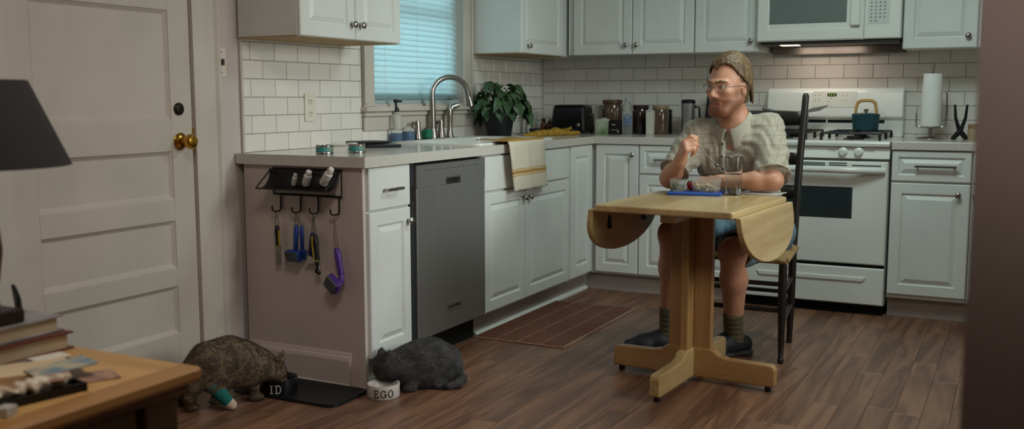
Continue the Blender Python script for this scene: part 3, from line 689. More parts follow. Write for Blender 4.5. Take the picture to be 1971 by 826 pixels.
# forked black stand
u = thing('forked_stand', 'black V-shaped metal stand on the worktop beside the paper towels', 'stand', (2.585, -.25, CH))
for s_ in (-1, 1):
    MB().tube([(2.585+s_*.036, -.25, CH), (2.585+s_*.012, -.25, CH+.030), (2.585-s_*.006, -.25, CH+.055), (2.585-s_*.024, -.25, CH+.115), (2.585-s_*.030, -.25, CH+.185)], [.012, .014, .011, .0085, .006], 10).build('arm', M_black, u, smooth=True)
MB().ell((2.585, -.25, CH+.046), .014, .012, .016).build('joint', M_black, u, smooth=True)
j = thing('spice_jar', 'small beige jar half hidden by the wall edge on the right worktop', 'jar', (2.652, -.25, CH))
MB().lathe((2.652, -.25, CH), [(.028, 0), (.03, .004), (.03, .055), (.026, .062)], 20).build('body', mat('beige_ceramic', (176, 150, 118), .5, var=.15), j, smooth=True)
MB().lathe((2.652, -.25, CH+.061), [(.029, 0), (.029, .018), (.025, .021)], 20).build('lid', mat('tan_lid', (150, 116, 84), .5, var=.1), j, smooth=True)
# ------------------------------------------------------------------ things on the back worktop
def jar(name, label, px0, px1, ztop, y, body, lidc, lidh=.024, cat='canister', lidlabel=None):
    x0, x1 = PY(px0, 250, y).x, PY(px1, 250, y).x; r = (x1-x0)/2; cx = (x0+x1)/2
    t = thing(name, label, cat, (cx, y, CH))
    MB().lathe((cx, y, CH), [(r*.94, 0), (r, .006), (r, ztop-CH-lidh-.016), (r*.9, ztop-CH-lidh-.004), (r*.88, ztop-CH-lidh)], 24).build('body', body, t, smooth=True)
    MB().lathe((cx, y, ztop-lidh), [(r*.95, 0), (r*.98, .002), (r*.98, lidh-.003), (r*.93, lidh)], 24).build('lid', lidc, t, smooth=True)
    return t
M_coffee = mat('dark_contents', (44, 32, 28), .12, var=.3, scale=60, coat=.6)
M_tan = mat('ground_coffee', (92, 70, 56), .15, var=.3, scale=80, coat=.6)
M_blid = mat('brown_lid', (92, 66, 48), .4, var=.1)
jar('canister', 'tall brown canister with brown lid behind the small green bag', 1160, 1197, 1.130, -.18, M_tan, M_blid)
jar('canister', 'dark canister standing right of the clear water bottle', 1218, 1248, 1.098, -.17, M_coffee, mat('dark_lid', (58, 42, 36), .4, var=.1))
jar('canister', 'brown canister with pale-edged lid behind the white carton', 1256, 1286, 1.096, -.20, M_tan, mat('pale_lid', (150, 124, 100), .4, var=.3, scale=12))
jar('canister', 'short black canister rightmost of the jar row', 1276, 1293, 1.070, -.10, M_black, M_black, .018)
def carton(name, label, px0, px1, ztop, y, dep, mt, cat='box', taper=0.0):
    x0, x1 = PY(px0, 250, y).x, PY(px1, 250, y).x
    t = thing(name, label, cat, ((x0+x1)/2, y, CH)); g_ = taper
    vs = [(x0+.002, y-dep/2, CH), (x1-.002, y-dep/2, CH), (x1-.002, y+dep/2, CH), (x0+.002, y+dep/2, CH), (x0-g_, y-dep/2, ztop-.02), (x1+g_, y-dep/2, ztop-.02), (x1+g_, y+dep/2, ztop-.02), (x0-g_, y+dep/2, ztop-.02)]
    MB().add(vs, [(0, 1, 2, 3), (4, 5, 6, 7), (0, 1, 5, 4), (1, 2, 6, 5), (2, 3, 7, 6), (3, 0, 4, 7)]).build('body', mt, t, bevel=.003)
    return t, x0, x1
M_card = mat('white_card', (206, 200, 188), .6, var=.06)
t, x0, x1 = carton('carton', 'white carton standing in front of the brown canister', 1245, 1258, 1.08, -.27, .05, M_card)
MB().box(x0, x1, -.295, -.245, 1.0605, 1.066).build('top_flap', M_card, t)
t, x0, x1 = carton('carton', 'plain white carton peeking out left of the tall brown canister', 1146, 1161, 1.110, -.14, .05, M_card)
MB().box(x0, x1, -.165, -.115, 1.0905, 1.096).build('top_flap', M_card, t)
M_green = mat('green_bag_print', (96, 128, 78), .5, rgb2=(190, 196, 170), scale=14)
t, x0, x1 = carton('snack_bag', 'small green and white paper bag in front of the canisters', 1149, 1172, 1.015, -.29, .055, M_green, 'bag', .004)
MB().prism([(x0-.004, .99), (x1+.004, .99), (x1, 1.008), ((x0+x1)/2+.01, 1.020), (x0+.012, 1.006), (x0-.002, 1.012)], fY(-.285), -.012, .012).build('folded_top', mat('bag_white', (204, 200, 188), .6, var=.08), t)
t, x0, x1 = carton('black_box', 'small black box with pale print left of the water bottle', 1176, 1197, 1.018, -.28, .06, M_black)
MB().box(x0+.001, x1-.001, -.309, -.251, .9975, 1.006).build('top_flap', M_black, t)
q = MB()
for k in range(4): q.box(x0+.018+.006*k, x0+.022+.006*k, -.3108, -.3102, .975, .981)
q.box(x0+.012, x1-.012, -.3108, -.3102, .945, .947).ell((x1-.014, -.3104, .935), .005, .0006, .006, 8, 5)
q.build('printed_marks', M_card, t)
# clear bottle with blue emblem
bx = PY(1207.5, 250, -.26).x; r = .034
t = thing('water_bottle', 'clear plastic bottle with a blue emblem among the canisters', 'bottle', (bx, -.26, CH))
MB().lathe((bx, -.26, CH), [(r*.9, 0), (r, .006), (r, .13), (r*.86, .16), (r*.55, .19), (r*.45, .2)], 24).build('body', M_plasticclear, t, smooth=True)
MB().lathe((bx, -.26, CH+.198), [(r*.5, 0), (r*.5, .02), (r*.4, .024)], 20).build('cap', mat('frosted_cap', (190, 196, 194), .3, trans=.4, var=.05), t, smooth=True)
q = MB()
def on_cyl(cx, cy, r, u, v): a = u/r+math.atan2(CAM.y-cy, CAM.x-cx); return (cx+r*math.cos(a), cy+r*math.sin(a), v)
hexp = [(.026*math.cos(math.radians(30+60*k)), CH+.085+.040*math.sin(math.radians(30+60*k))) for k in range(6)]
def stroke2(q, pts, r, mp, wdt=.0):
    P_ = []
    for (a, c) in zip(pts[:-1], pts[1:]):
        for k in range(4): P_.append((a[0]+(c[0]-a[0])*k/4, a[1]+(c[1]-a[1])*k/4))
    P_.append(pts[-1]); q.tube([mp(u, v) for u, v in P_], r, 6)
for pl in (hexp+[hexp[0]], [(-.012, CH+.072), (-.012, CH+.1), (.0, CH+.085), (.0, CH+.072)], [(.004, CH+.1), (.004, CH+.072), (.012, CH+.072), (.012, CH+.1)]):
    stroke2(q, pl, .0024, lambda u, v: on_cyl(bx, -.26, r, u, v))
q.build('emblem', mat('emblem_blue', (42, 110, 178), .5, var=.05), t)
# travel mug
mx_ = PY(1324, 250, -.2).x
t = thing('travel_mug', 'stainless travel mug with black lid and handle near the seated man', 'mug', (mx_, -.2, CH))
MB().lathe((mx_, -.2, CH), [(.034, 0), (.037, .004), (.042, .185), (.042, .19)], 28).build('body', M_steel, t, smooth=True)
MB().lathe((mx_, -.2, CH+.19), [(.043, 0), (.043, .014), (.036, .022), (.012, .024)], 28).build('lid', M_black, t, smooth=True)
MB().tube([(mx_+.040, -.2, CH+.17), (mx_+.068, -.2, CH+.165), (mx_+.072, -.2, CH+.09), (mx_+.038, -.2, CH+.05)], .007, 8).build('handle', M_black, t, smooth=True)
MB().lathe((mx_, -.2, CH+.002), [(.0385, 0), (.0395, .02)], 28).build('base_ring', M_black, t, smooth=True)
# knife block behind the man's head
t = thing('knife_block', 'black knife block on the back worktop behind the man', 'knife block', (1.24, -.2, CH))
MB().prism([(-.30, CH), (-.12, CH), (-.08, CH+.20), (-.20, CH+.27)], lambda u, v, h: (h, u, v), 1.195, 1.295).build('block', M_black, t, bevel=.004)
for k in range(3): MB().tube([(1.215+.03*k, -.15, CH+.232), (1.215+.03*k, -.19, CH+.33)], [.009, .011], 8).build('knife_handle', M_black, t)
# toaster
x0, x1 = PY(1069, 250, -.25).x, PY(1136, 250, -.25).x
t = thing('toaster', 'black two-slot toaster in the corner of the worktop', 'toaster', ((x0+x1)/2, -.25, CH))
y0, y1 = -.34, -.16; zt = 1.098
vs = [(x0-.004, y0, CH+.008), (x1+.004, y0, CH+.008), (x1+.004, y1, CH+.008), (x0-.004, y1, CH+.008), (x0+.014, y0+.02, zt), (x1-.014, y0+.02, zt), (x1-.014, y1-.02, zt), (x0+.014, y1-.02, zt)]
MB().add(vs, [(0, 1, 2, 3), (4, 5, 6, 7), (0, 1, 5, 4), (1, 2, 6, 5), (2, 3, 7, 6), (3, 0, 4, 7)]).build('body', mat('toaster_black', (16, 15, 16), .28, var=.15), t, bevel=.018)
for yy in (-.275, -.225): MB().box(x0+.04, x1-.04, yy-.012, yy+.012, zt-.004, zt+.0015).build('slot', M_hole, t)
MB().box(x1-.006, x1+.022, -.262, -.238, 1.03, 1.045).build('lever', M_chrome, t, bevel=.003)
for s_ in (x0+.02, x1-.02):
    for yy in (y0+.02, y1-.02): MB().cyl((s_, yy, CH), (s_, yy, CH+.012), .01, n=10).build('foot', M_black, t)
MB().lathe((x1-.045, y0-.0005, .975), [(.012, -.006), (.012, .004), (.008, .008)], 16, axis=1).build('dial', M_chrome, t, smooth=True)
# small things between plant and toaster
def tumbler(name, label, cx, cy, r, hh, mt, cat='glass', taper=.9):
    q = MB().lathe((cx, cy, CH), [(r*taper, 0), (r, hh), (r-.003, hh), (r*taper-.003, .006)], 24)
    return tag(q.build(name, mt, smooth=True, origin=(cx, cy, CH)), label, cat)
tumbler('tumbler', 'small clear tumbler standing beside the plant pot', .130, -.56, .034, .085, M_glass)
tumbler('tumbler', 'tall clear glass canister between plant and toaster', .110, -.385, .036, .135, M_glass)
t = thing('dark_cup', 'low dark cup in front of the tall clear canister', 'cup', (.19, -.50, CH))
MB().lathe((.19, -.50, CH), [(.028, 0), (.036, .03), (.036, .036), (.032, .036), (.026, .006)], 22).build('bowl', mat('navy_glaze', (30, 34, 42), .2, var=.15), t, smooth=True)
MB().tube([(.19, -.535, CH+.03), (.19, -.558, CH+.026), (.19, -.556, CH+.012), (.19, -.530, CH+.01)], .004, 8).build('handle', MATS['navy_glaze'], t, smooth=True)
M_amber = mat('amber_glass', (130, 66, 34), .1, trans=.55, var=.1)
for (cy, lb, cm, r) in ((-.255, 'amber glass bottle nearest the tall clear canister', M_black, .022), (-.165, 'amber glass bottle with chrome cap beside the toaster', M_chrome, .022)):
    t = thing('amber_bottle', lb, 'bottle', (.135, cy, CH), 'small amber bottles')
    MB().lathe((.135, cy, CH), [(r*.92, 0), (r, .004), (r, .055), (r*.6, .07), (r*.5, .078)], 18).build('body', M_amber, t, smooth=True)
    MB().lathe((.135, cy, CH+.077), [(r*.6, 0), (r*.6, .014), (r*.5, .017)], 16).build('cap', cm, t, smooth=True)
tag(MB().box(.255, .33, -.40, -.33, CH, CH+.016).build('soap_bar', mat('white_soap', (225, 222, 214), .5, var=.03), bevel=.006), 'small white soap block in front of the toaster', 'soap')
# ------------------------------------------------------------------ potted plant
pc = Vector((.165, -.925, CH))
pl = thing('potted_plant', 'bushy green plant in a dark pot beside the sink', 'plant', pc)
M_pot = mat('dark_pot', (30, 34, 34), .5, var=.15)
MB().lathe(pc, [(.066, 0), (.070, .004), (.088, .118), (.094, .120), (.094, .140), (.088, .141), (.084, .120)], 28).build('pot', M_pot, pl, smooth=True)
MB().lathe(pc, [(.085, .112), (.083, .122), (.02, .128)], 24).build('soil', mat('soil', (30, 24, 20), .95, var=.4, scale=60), pl, smooth=True)
M_leaf = mat('leaf_green', (74, 100, 66), .42, rgb2=(48, 76, 46), scale=18, objrand=.25, var=.2)
def leaf_mesh(bend, seed):
    q = MB(); n = 8; rows = []
    prof = [0.02, .55, .85, .98, .96, .82, .6, .32, .02]
    vs = []; fs = []
    for i, wv in enumerate(prof):
        t = i/n; zz = -bend*t*t+.12*math.sin(t*3); hw = .38*wv
        for s_ in (-1, -.5, 0, .5, 1): vs.append((t*math.cos(bend*.4*t), s_*hw, zz+abs(s_)*hw*.28+.02*math.sin(seed+5*t+3*s_)))
    for i in range(n):
        for j in range(4): fs.append((i*5+j, i*5+j+1, (i+1)*5+j+1, (i+1)*5+j))
    me = bpy.data.meshes.new('leaf'); me.from_pydata(vs, [], fs); me.materials.append(M_leaf); me.polygons.foreach_set('use_smooth', [True]*len(fs)); return me
lms = [leaf_mesh(.35, 1), leaf_mesh(.6, 2), leaf_mesh(.9, 3)]
rl = random.Random(11)
stems = MB()
for k in range(130):
    az = rl.random()*2*math.pi; el = rl.random()**.8
    rad = .035+.12*math.sqrt(rl.random()); hz = .15+.165*(1-(rad/.165)**2)*rl.uniform(.55, 1.05)+.02*rl.random()
    if rl.random() < .2: rad = rl.uniform(.13, .18); hz = rl.uniform(.11, .17)
    base = pc+Vector((math.cos(az)*rad, math.sin(az)*rad, hz))
    if base.x < .06: base.x = .06+rl.random()*.02
    o = bpy.data.objects.new('leaf', rl.choice(lms)); COL.objects.link(o); o.parent = pl
    sc = rl.uniform(.050, .088); o.scale = (sc, sc, sc); o.location = base-pc
    o.rotation_euler = (rl.uniform(-.5, .5), rl.uniform(-.35, .55)+.5*(rad/.16), az+rl.uniform(-.6, .6))
    if k % 2 == 0: stems.tube([pc+Vector((math.cos(az)*.03, math.sin(az)*.03, .12)), pc+Vector((math.cos(az)*rad*.5, math.sin(az)*rad*.5, hz*.8)), base], [.003, .0025, .0015], 5)
stems.build('stems', mat('stem_green', (60, 84, 44), .6, var=.2), pl)
# ------------------------------------------------------------------ soap bottles
def pump(label, cx, cy, r, hh, level, pumpm, liquid):
    t = thing('soap_bottle', label, 'soap bottle', (cx, cy, CH))
    MB().lathe((cx, cy, CH), [(r*.94, 0), (r, .005), (r, hh*.78), (r*.8, hh*.9), (r*.42, hh)], 26).build('bottle', M_plasticclear, t, smooth=True)
    MB().lathe((cx, cy, CH+.004), [(r*.9, 0), (r*.93, .004), (r*.93, level)], 26).build('liquid', liquid, t, smooth=True)
    if pumpm:
        p = MB().lathe((cx, cy, CH+hh), [(r*.5, 0), (r*.5, .018), (r*.3, .022), (r*.2, .03), (r*.2, .046), (r*.45, .048), (r*.45, .062), (r*.2, .066)], 18).build('pump', pumpm, t, smooth=True)
        MB().tube([(cx, cy, CH+hh+.055), (cx+.03, cy+.01, CH+hh+.053)], .005, 8).build('spout', pumpm, p)
    return t
M_blueliq = mat('blue_soap', (24, 110, 176), .15, trans=.35, var=.05)
pump('clear pump bottle with black top and a little blue soap', .050, -1.825, .030, .155, .045, M_black, M_blueliq)
pump('squat clear bottle of bright blue dish soap by the faucet', .048, -1.712, .034, .075, .048, None, M_blueliq)
tag(MB().box(.045, .085, -1.585, -1.525, CH+.0125, CH+.06).build('sponge', mat('green_sponge', (40, 120, 96), .9, var=.2, scale=60, bump=.4, bscale=200), bevel=.008), 'green sponge standing behind the gooseneck faucet', 'sponge')
# cans
def can(label, cx, cy, z, r=.036, hh=.036):
    t = thing('food_tin', label, 'tin', (cx, cy, z), 'small pet food tins')
    MB().lathe((cx, cy, z), [(r*.93, 0), (r, .002), (r, .006), (r*.98, .008)], 26).lathe((cx, cy, z+hh-.008), [(r*.98, 0), (r, .002), (r, .007), (r*.95, .008), (r*.92, .004)], 26).build('rim', M_chrome, t, smooth=True)
    MB().lathe((cx, cy, z+.006), [(r*.975, 0), (r*.98, .001), (r*.98, hh-.014), (r*.97, hh-.013)], 26).build('wrapper', mat('teal_label', (52, 140, 138), .45, rgb2=(130, 120, 96), scale=9, stretch=(1, 1, .2)), t, smooth=True)
    return t
can('small teal tin alone near the worktop end', .360, -2.815, CH)
t = can('small teal tin with peeled lid beside the black folder', .430, -2.690, CH)
MB().lathe((.415, -2.705, CH+.036), [(.022, 0), (.024, .003), (.02, .006)], 20).build('peeled_lid', mat('lid_white', (220, 218, 212), .4, var=.05), t, smooth=True)
# black folder / pouch
t = thing('black_pouch', 'flat black folded pouch lying on the worktop near the tins', 'pouch', (.22, -2.25, CH))
q = MB()
q.prism([(-.115, -.07), (.105, -.085), (.125, -.06), (.115, .07), (-.10, .085), (-.125, .06)], lambda u, v, h: (.225+u*.55+v*.8, -2.26+u*.55-v*.35, CH+h), 0, .014)
q.build('lower_fold', M_black, t, bevel=.006)
q = MB().prism([(-.12, -.06), (.07, -.07), (.085, .05), (-.12, .065)], lambda u, v, h: (.205+u*.55+v*.8, -2.27+u*.55-v*.35, CH+.0145+h+.05*max(0, u-.05)), 0, .014)
q.build('upper_fold', M_black, t, bevel=.006)
# dish towel over the worktop edge
t = thing('dish_towel', 'cream dish towel with mustard stripes hanging over the worktop edge', 'towel', (.655, -1.57, CH))
def tow(u, v):
    s_ = u*.42; yb = -1.775+v*.405
    wob = .006*math.sin(v*17+1)+.004*math.sin(v*31)
    skew = .055*u
    if s_ < .175:
        x = .50+s_; z = CH+.019+.003*math.sin(v*9+s_*30); y = yb-.03+skew*.2
        if x > .655: z -= .0
    elif s_ < .20:
        a = (s_-.175)/.025*math.pi/2; x = .668+.010*math.sin(a); z = CH+.019-.018*(1-math.cos(a)); y = yb-.03+skew*.2
    else:
        d_ = s_-.20; x = .6785+wob*min(1, d_*14)+.004; z = CH-.002-d_*1.04; y = yb-.03+skew*(.2+d_*3.2)
    return (x, y, z)
M_towel = bpy.data.materials.new('striped_towel'); M_towel.use_nodes = True
nn, L, pb = nodes_of(M_towel); pb.inputs['Roughness'].default_value = .9
tc = nn.new('ShaderNodeTexCoord'); sp_ = nn.new('ShaderNodeSeparateXYZ'); L(tc.outputs['Object'], sp_.inputs[0])
mr = nn.new('ShaderNodeMapRange'); mr.inputs['From Min'].default_value = -.24; mr.inputs['From Max'].default_value = .03; L(sp_.outputs['Z'], mr.inputs['Value'])
rp = nn.new('ShaderNodeValToRGB'); rp.color_ramp.interpolation = 'CONSTANT'
cream = (*lin((214, 204, 184)), 1); must = (*lin((176, 134, 68)), 1); must2 = (*lin((196, 164, 110)), 1)
el = rp.color_ramp.elements; el[0].position = 0; el[0].color = cream; el[1].position = .30; el[1].color = must2
for (p_, c_) in ((.325, cream), (.34, must), (.40, cream), (.415, must2), (.44, cream), (.935, must)):
    e_ = el.new(p_); e_.color = c_
L(mr.outputs[0], rp.inputs['Fac'])
nz = nn.new('ShaderNodeTexNoise'); nz.inputs['Scale'].default_value = 300; L(tc.outputs['Object'], nz.inputs['Vector'])
bp = nn.new('ShaderNodeBump'); bp.inputs['Strength'].default_value = .25; bp.inputs['Distance'].default_value = .003; L(nz.outputs['Fac'], bp.inputs['Height']); L(bp.outputs[0], pb.inputs['Normal'])
L(rp.outputs['Color'], pb.inputs['Base Color'])
MB().grid(tow, 48, 24).build('cloth', M_towel, t, smooth=True, solid=.004)
# ------------------------------------------------------------------ drop-leaf table
TC = Vector((1.728, -2.222, 0)); TA = math.radians(-4.0); TZ = .735
ca, sa = math.cos(TA), math.sin(TA)
def tl(u, v, z): return (TC.x+u*ca-v*sa, TC.y+u*sa+v*ca, z)
tb = thing('drop_leaf_table', 'small maple drop-leaf table on a cross-footed pedestal', 'table', TC)
HX, HY = .278, .338
def rr(hx, hy, r, n=5):
    o_ = []
    for (cx, cy, a) in ((hx-r, hy-r, 0), (-hx+r, hy-r, 90), (-hx+r, -hy+r, 180), (hx-r, -hy+r, 270)):
        for k in range(n): an = math.radians(a+90*k/(n-1)); o_.append((cx+r*math.cos(an), cy+r*math.sin(an)))
    return o_
MB().prism(rr(HX, HY, .012), lambda u, v, h: tl(u, v, h), TZ-.027, TZ).build('top', M_maple, tb, bevel=.006)
for s_ in (-1, 1):
    n = 26; poly = [(-HY+.004, 0), (HY-.004, 0)]
    for k in range(1, n):
        a = math.pi*k/n; poly.append(((HY-.004)*math.cos(a), -.022-.172*math.sin(a)**.85))
    poly = [poly[0]]+[(p[0], p[1]) for p in poly[2:][::-1]]+[poly[1]]
    lf = MB().prism(poly, lambda u, v, h: tl(s_*(HX+.003+h)+s_*(-v)*.16, u, TZ-.020+v), 0, .022).build('leaf', M_maple, tb, bevel=.004)
    for yy in (-.17, .17):
        MB().obox(tl(s_*(HX+.013)-s_*.002, yy, TZ-.085), (.006, 0, 0), (0, .013, 0), (s_*.003, 0, .028)).build('leaf_catch', M_black, lf, bevel=.003)
    for yy in (-.2, .2):
        MB().obox(tl(s_*(HX-.005), yy, TZ-.030), (.03, 0, 0), (0, .012, 0), (0, 0, .0025)).build('hinge', M_chrome, lf)
MB().obox(tl(0, 0, TZ-.045), Vector(tl(.20, 0, 0))-TC, Vector(tl(0, .03, 0))-TC, (0, 0, .018)).build('apron', M_maplex, tb)
MB().obox(tl(0, 0, TZ-.045), Vector(tl(.03, 0, 0))-TC, Vector(tl(0, .27, 0))-TC, (0, 0, .017)).build('apron', M_maple, tb)
zc0, zc1 = .105, TZ-.062
def vboard(u, v, hu, hv, z0, z1, nm='column_board'): return MB().obox(tl(u, v, (z0+z1)/2), Vector(tl(hu, 0, 0))-TC, Vector(tl(0, hv, 0))-TC, (0, 0, (z1-z0)/2)).build(nm, M_maplev, tb, bevel=.003)
vboard(-.052, 0, .036, .017, zc0, zc1); vboard(.052, 0, .036, .017, zc0, zc1)
vboard(0, -.046, .0155, .034, zc0, zc1); vboard(0, .046, .0155, .034, zc0, zc1)
vboard(0, 0, .0165, .0125, .03, zc1, 'column_core')
def foot(dx, dy, length, mt):
    poly = [(.006, .022), (length-.004, .022), (length, .030), (length, .088), (length-.006, .101), (length-.018, .107), (.16, .110), (.125, .118), (.10, .137), (.085, .141), (.006, .141)]
    o_ = MB().prism(poly, lambda u, v, h: tl(u*dx-h*dy, u*dy+h*dx, v), -.021, .021).build('foot', mt, tb, bevel=.005)
    MB().lathe(tl((length-.03)*dx, (length-.03)*dy, 0), [(.011, 0), (.013, .003), (.013, .024)], 12).build('foot_pad', M_black, o_)
foot(-1, 0, .335, M_maplex); foot(1, 0, .350, M_maplex); foot(0, -1, .375, M_maple); foot(0, 1, .375, M_maple)
# ------------------------------------------------------------------ ladder-back chair
ch = thing('ladder_back_chair', 'dark ladder-back chair with rush seat the man sits on', 'chair', (1.765, -1.61, 0))
M_ebony = wood('ebony_stain', (26, 20, 18), (44, 34, 28), 2, 8, .4, ring=4)
CXm = 1.768
def chx(s_, half): return CXm+s_*half
for s_ in (-1, 1):
    MB().tube([(chx(s_, .190), -1.415, 0), (chx(s_, .192), -1.412, .20), (chx(s_, .194), -1.408, .46), (chx(s_, .205), -1.378, .85), (chx(s_, .216), -1.345, 1.125), (chx(s_, .217), -1.343, 1.150), (chx(s_, .217), -1.342, 1.162)], [.013, .018, .0185, .017, .0155, .0150, .008], 12).build('back_post', M_ebony, ch, smooth=True)
    MB().tube([(chx(s_, .234), -1.808, 0), (chx(s_, .234), -1.808, .018), (chx(s_, .234), -1.807, .024), (chx(s_, .234), -1.806, .10), (chx(s_, .232), -1.800, .30), (chx(s_, .231), -1.797, .455)], [.012, .015, .011, .014, .019, .018], 12).build('front_leg', M_ebony, ch, smooth=True)
    for z in (.17, .30): MB().cyl((chx(s_, .233), -1.803, z), (chx(s_, .191), -1.412, z+.01), .010, n=8).build('side_rung', M_ebony, ch, smooth=True)
for z in (.23, .345): MB().cyl((chx(-1, .233), -1.803, z), (chx(1, .233), -1.803, z), .010, n=8).build('front_rung', M_ebony, ch, smooth=True)
MB().cyl((chx(-1, .191), -1.412, .24), (chx(1, .191), -1.412, .24), .010, n=8).build('rear_rung', M_ebony, ch, smooth=True)
for (z, hh) in ((1.045, .036), (.86, .032), (.70, .030)):
    yb = -1.408+(z-.46)/(1.15-.46)*.064; hf = .194+(z-.46)*.031
    def sl(u, v): return (CXm+(2*u-1)*hf, yb+.030*(1-(2*u-1)**2), z+(v-.5)*2*hh*(.82+.18*(1-(2*u-1)**2)))
    MB().grid(sl, 12, 2).build('back_slat', M_ebony, ch, smooth=True, solid=.010)
M_rush = mat('woven_rush', (178, 146, 96), .8, rgb2=(120, 92, 54), scale=40, stretch=(1, 6, 1), bump=.5, bscale=90)
def seat_pt(u, v, h):
    hw = .194+(.234-.194)*(1-v); y = -1.812+v*.41
    return (CXm+(2*u-1)*(hw+.012), y, .452+h)
q = MB(); N = 22
# rush seat: four woven triangles, cords modelled as ridges round the frame
def rush(u, v):
    a, c_ = abs(2*u-1), abs(2*v-1); e_ = max(a, c_)
    ridge = .0028*abs(math.sin(e_*16*math.pi/2)); dome = .004*(1-e_**6)-(.012 if e_ > .985 else 0)
    return seat_pt(u, v, .006+ridge+dome)
q.grid(rush, 56, 56)
q.build('seat', M_rush, ch, smooth=True, solid=.012)
for (a, c_) in (((0, 0), (1, 0)), ((0, 1), (1, 1)), ((0, 0), (0, 1)), ((1, 0), (1, 1))):
    MB().cyl(seat_pt(a[0], a[1], -.004), seat_pt(c_[0], c_[1], -.004), .0135, n=10).build('seat_rail', M_rush, ch, smooth=True)
# ------------------------------------------------------------------ things on the table
gp = PZ(1411, 376, TZ)
gl = thing('water_glass', 'tall clear glass half full of water on the table', 'glass', gp)
MB().lathe(gp, [(.030, 0), (.0335, .003), (.039, .158), (.0385, .160), (.0365, .158), (.0310, .012), (.006, .010)], 36).build('glass', M_glass, gl, smooth=True)
MB().lathe(gp, [(.006, .0105), (.0305, .0125), (.0345, .088), (.002, .0885)], 36).build('water', mat('water', (246, 250, 250), .0, trans=1.0, ior=1.33, var=.01), gl, smooth=True)
def flat_box(name, label, cat, p, hx, hy, hz, mt, ang=0.0, bev=.004):
    a = Vector((math.cos(ang)*hx, math.sin(ang)*hx, 0)); c_ = Vector((-math.sin(ang)*hy, math.cos(ang)*hy, 0))
    return tag(MB().obox(Vector(p)+Vector((0, 0, hz)), a, c_, (0, 0, hz)).build(name, mt, bevel=bev, origin=p), label, cat)
M_bluelid = mat('blue_plastic', (34, 78, 160), .35, var=.06)
lp = Vector((1.665, -1.985, TZ))
flat_box('container_lid', 'flat blue plastic lid under the food containers', 'lid', lp, .112, .062, .007, M_bluelid, .15, .004)
zt = TZ+.0142
def tub(name, label, p, rx, ry, hh, fill, filln, fh, taper=.86):
    t_ = thing(name, label, 'food container', p)
    q_ = MB(); n = 28; lo = []
    for (k, z) in ((taper*.96, 0), (taper, .003), (1, hh), (1.05, hh), (1.05, hh+.003), (.97, hh+.003), (taper*.95, .005)):
        ring_ = []
        for j in range(n):
            a = 2*math.pi*j/n; c_, s2 = math.cos(a), math.sin(a)
            pw = .55 if rx != ry else 1.0
            ring_.append((p[0]+rx*k*math.copysign(abs(c_)**pw, c_), p[1]+ry*k*math.copysign(abs(s2)**pw, s2), p[2]+z))
        lo.append(ring_)
    vs = [v for l_ in lo for v in l_]; fs = [(i*n+j, i*n+(j+1) % n, (i+1)*n+(j+1) % n, (i+1)*n+j) for i in range(len(lo)-1) for j in range(n)]
    fs += [tuple(range(n))[::-1], tuple((len(lo)-1)*n+j for j in range(n))]
    q_.add(vs, fs).build('tub', M_plasticclear, t_, smooth=True)
    q_ = MB(); rf = random.Random(len(label))
    for k in range(46 if rx == ry else 90):
        a, r_ = rf.random()*6.283, math.sqrt(rf.random())
        q_.ell((p[0]+rx*.78*r_*math.cos(a), p[1]+ry*.78*r_*math.sin(a), p[2]+.006+fh*rf.random()), rf.uniform(.004, .009), rf.uniform(.004, .009), rf.uniform(.003, .006), 7, 5)
    o_ = q_.build(filln, fill, t_, smooth=True); o_['kind'] = 'stuff'
    return t_
p = PZ(1305, 367, zt); p = Vector((1.590, -2.000, zt))
tub('sauce_cup', 'small clear cup of green relish at the left of the blue lid', p, .033, .033, .046, mat('relish', (112, 112, 36), .4, rgb2=(70, 84, 30), scale=60), 'relish', .022)
p = Vector((1.708, -1.972, zt))
tub('food_container', 'clear rectangular container of rice and chicken beside the glass', p, .064, .046, .056, mat('rice', (214, 196, 160), .5, rgb2=(170, 140, 96), scale=50), 'food', .022)
fr_ = thing('strawberry', 'red strawberry between the relish cup and rice container', 'fruit', (1.634, -1.950, zt))
MB().lathe((1.634, -1.950, zt), [(.004, 0), (.014, .008), (.020, .022), (.019, .032), (.008, .037)], 16).build('flesh', mat('strawberry_red', (168, 44, 50), .35, var=.25, scale=90), fr_, smooth=True)
q = MB()
for k in range(5): a = k*1.257; q.tube([(1.634, -1.950, zt+.036), (1.634+.012*math.cos(a), -1.950+.012*math.sin(a), zt+.039), (1.634+.02*math.cos(a), -1.950+.02*math.sin(a), zt+.034)], [.003, .003, .001], 5)
q.build('calyx', mat('calyx_green', (80, 120, 50), .5, var=.1), fr_)
np_ = PZ(1470, 373, TZ)
t = thing('paper_napkin', 'white folded paper napkin near the right edge of the table', 'napkin', (np_.x, np_.y, TZ))
for k in range(2):
    MB().obox((np_.x-.012+.006*k, np_.y+.004*k, TZ+.0016+.0026*k), (.085, -.01, 0), (.008, .055, 0), (0, 0, .0012)).build('fold', mat('napkin_white', (226, 226, 222), .85, var=.03), t)
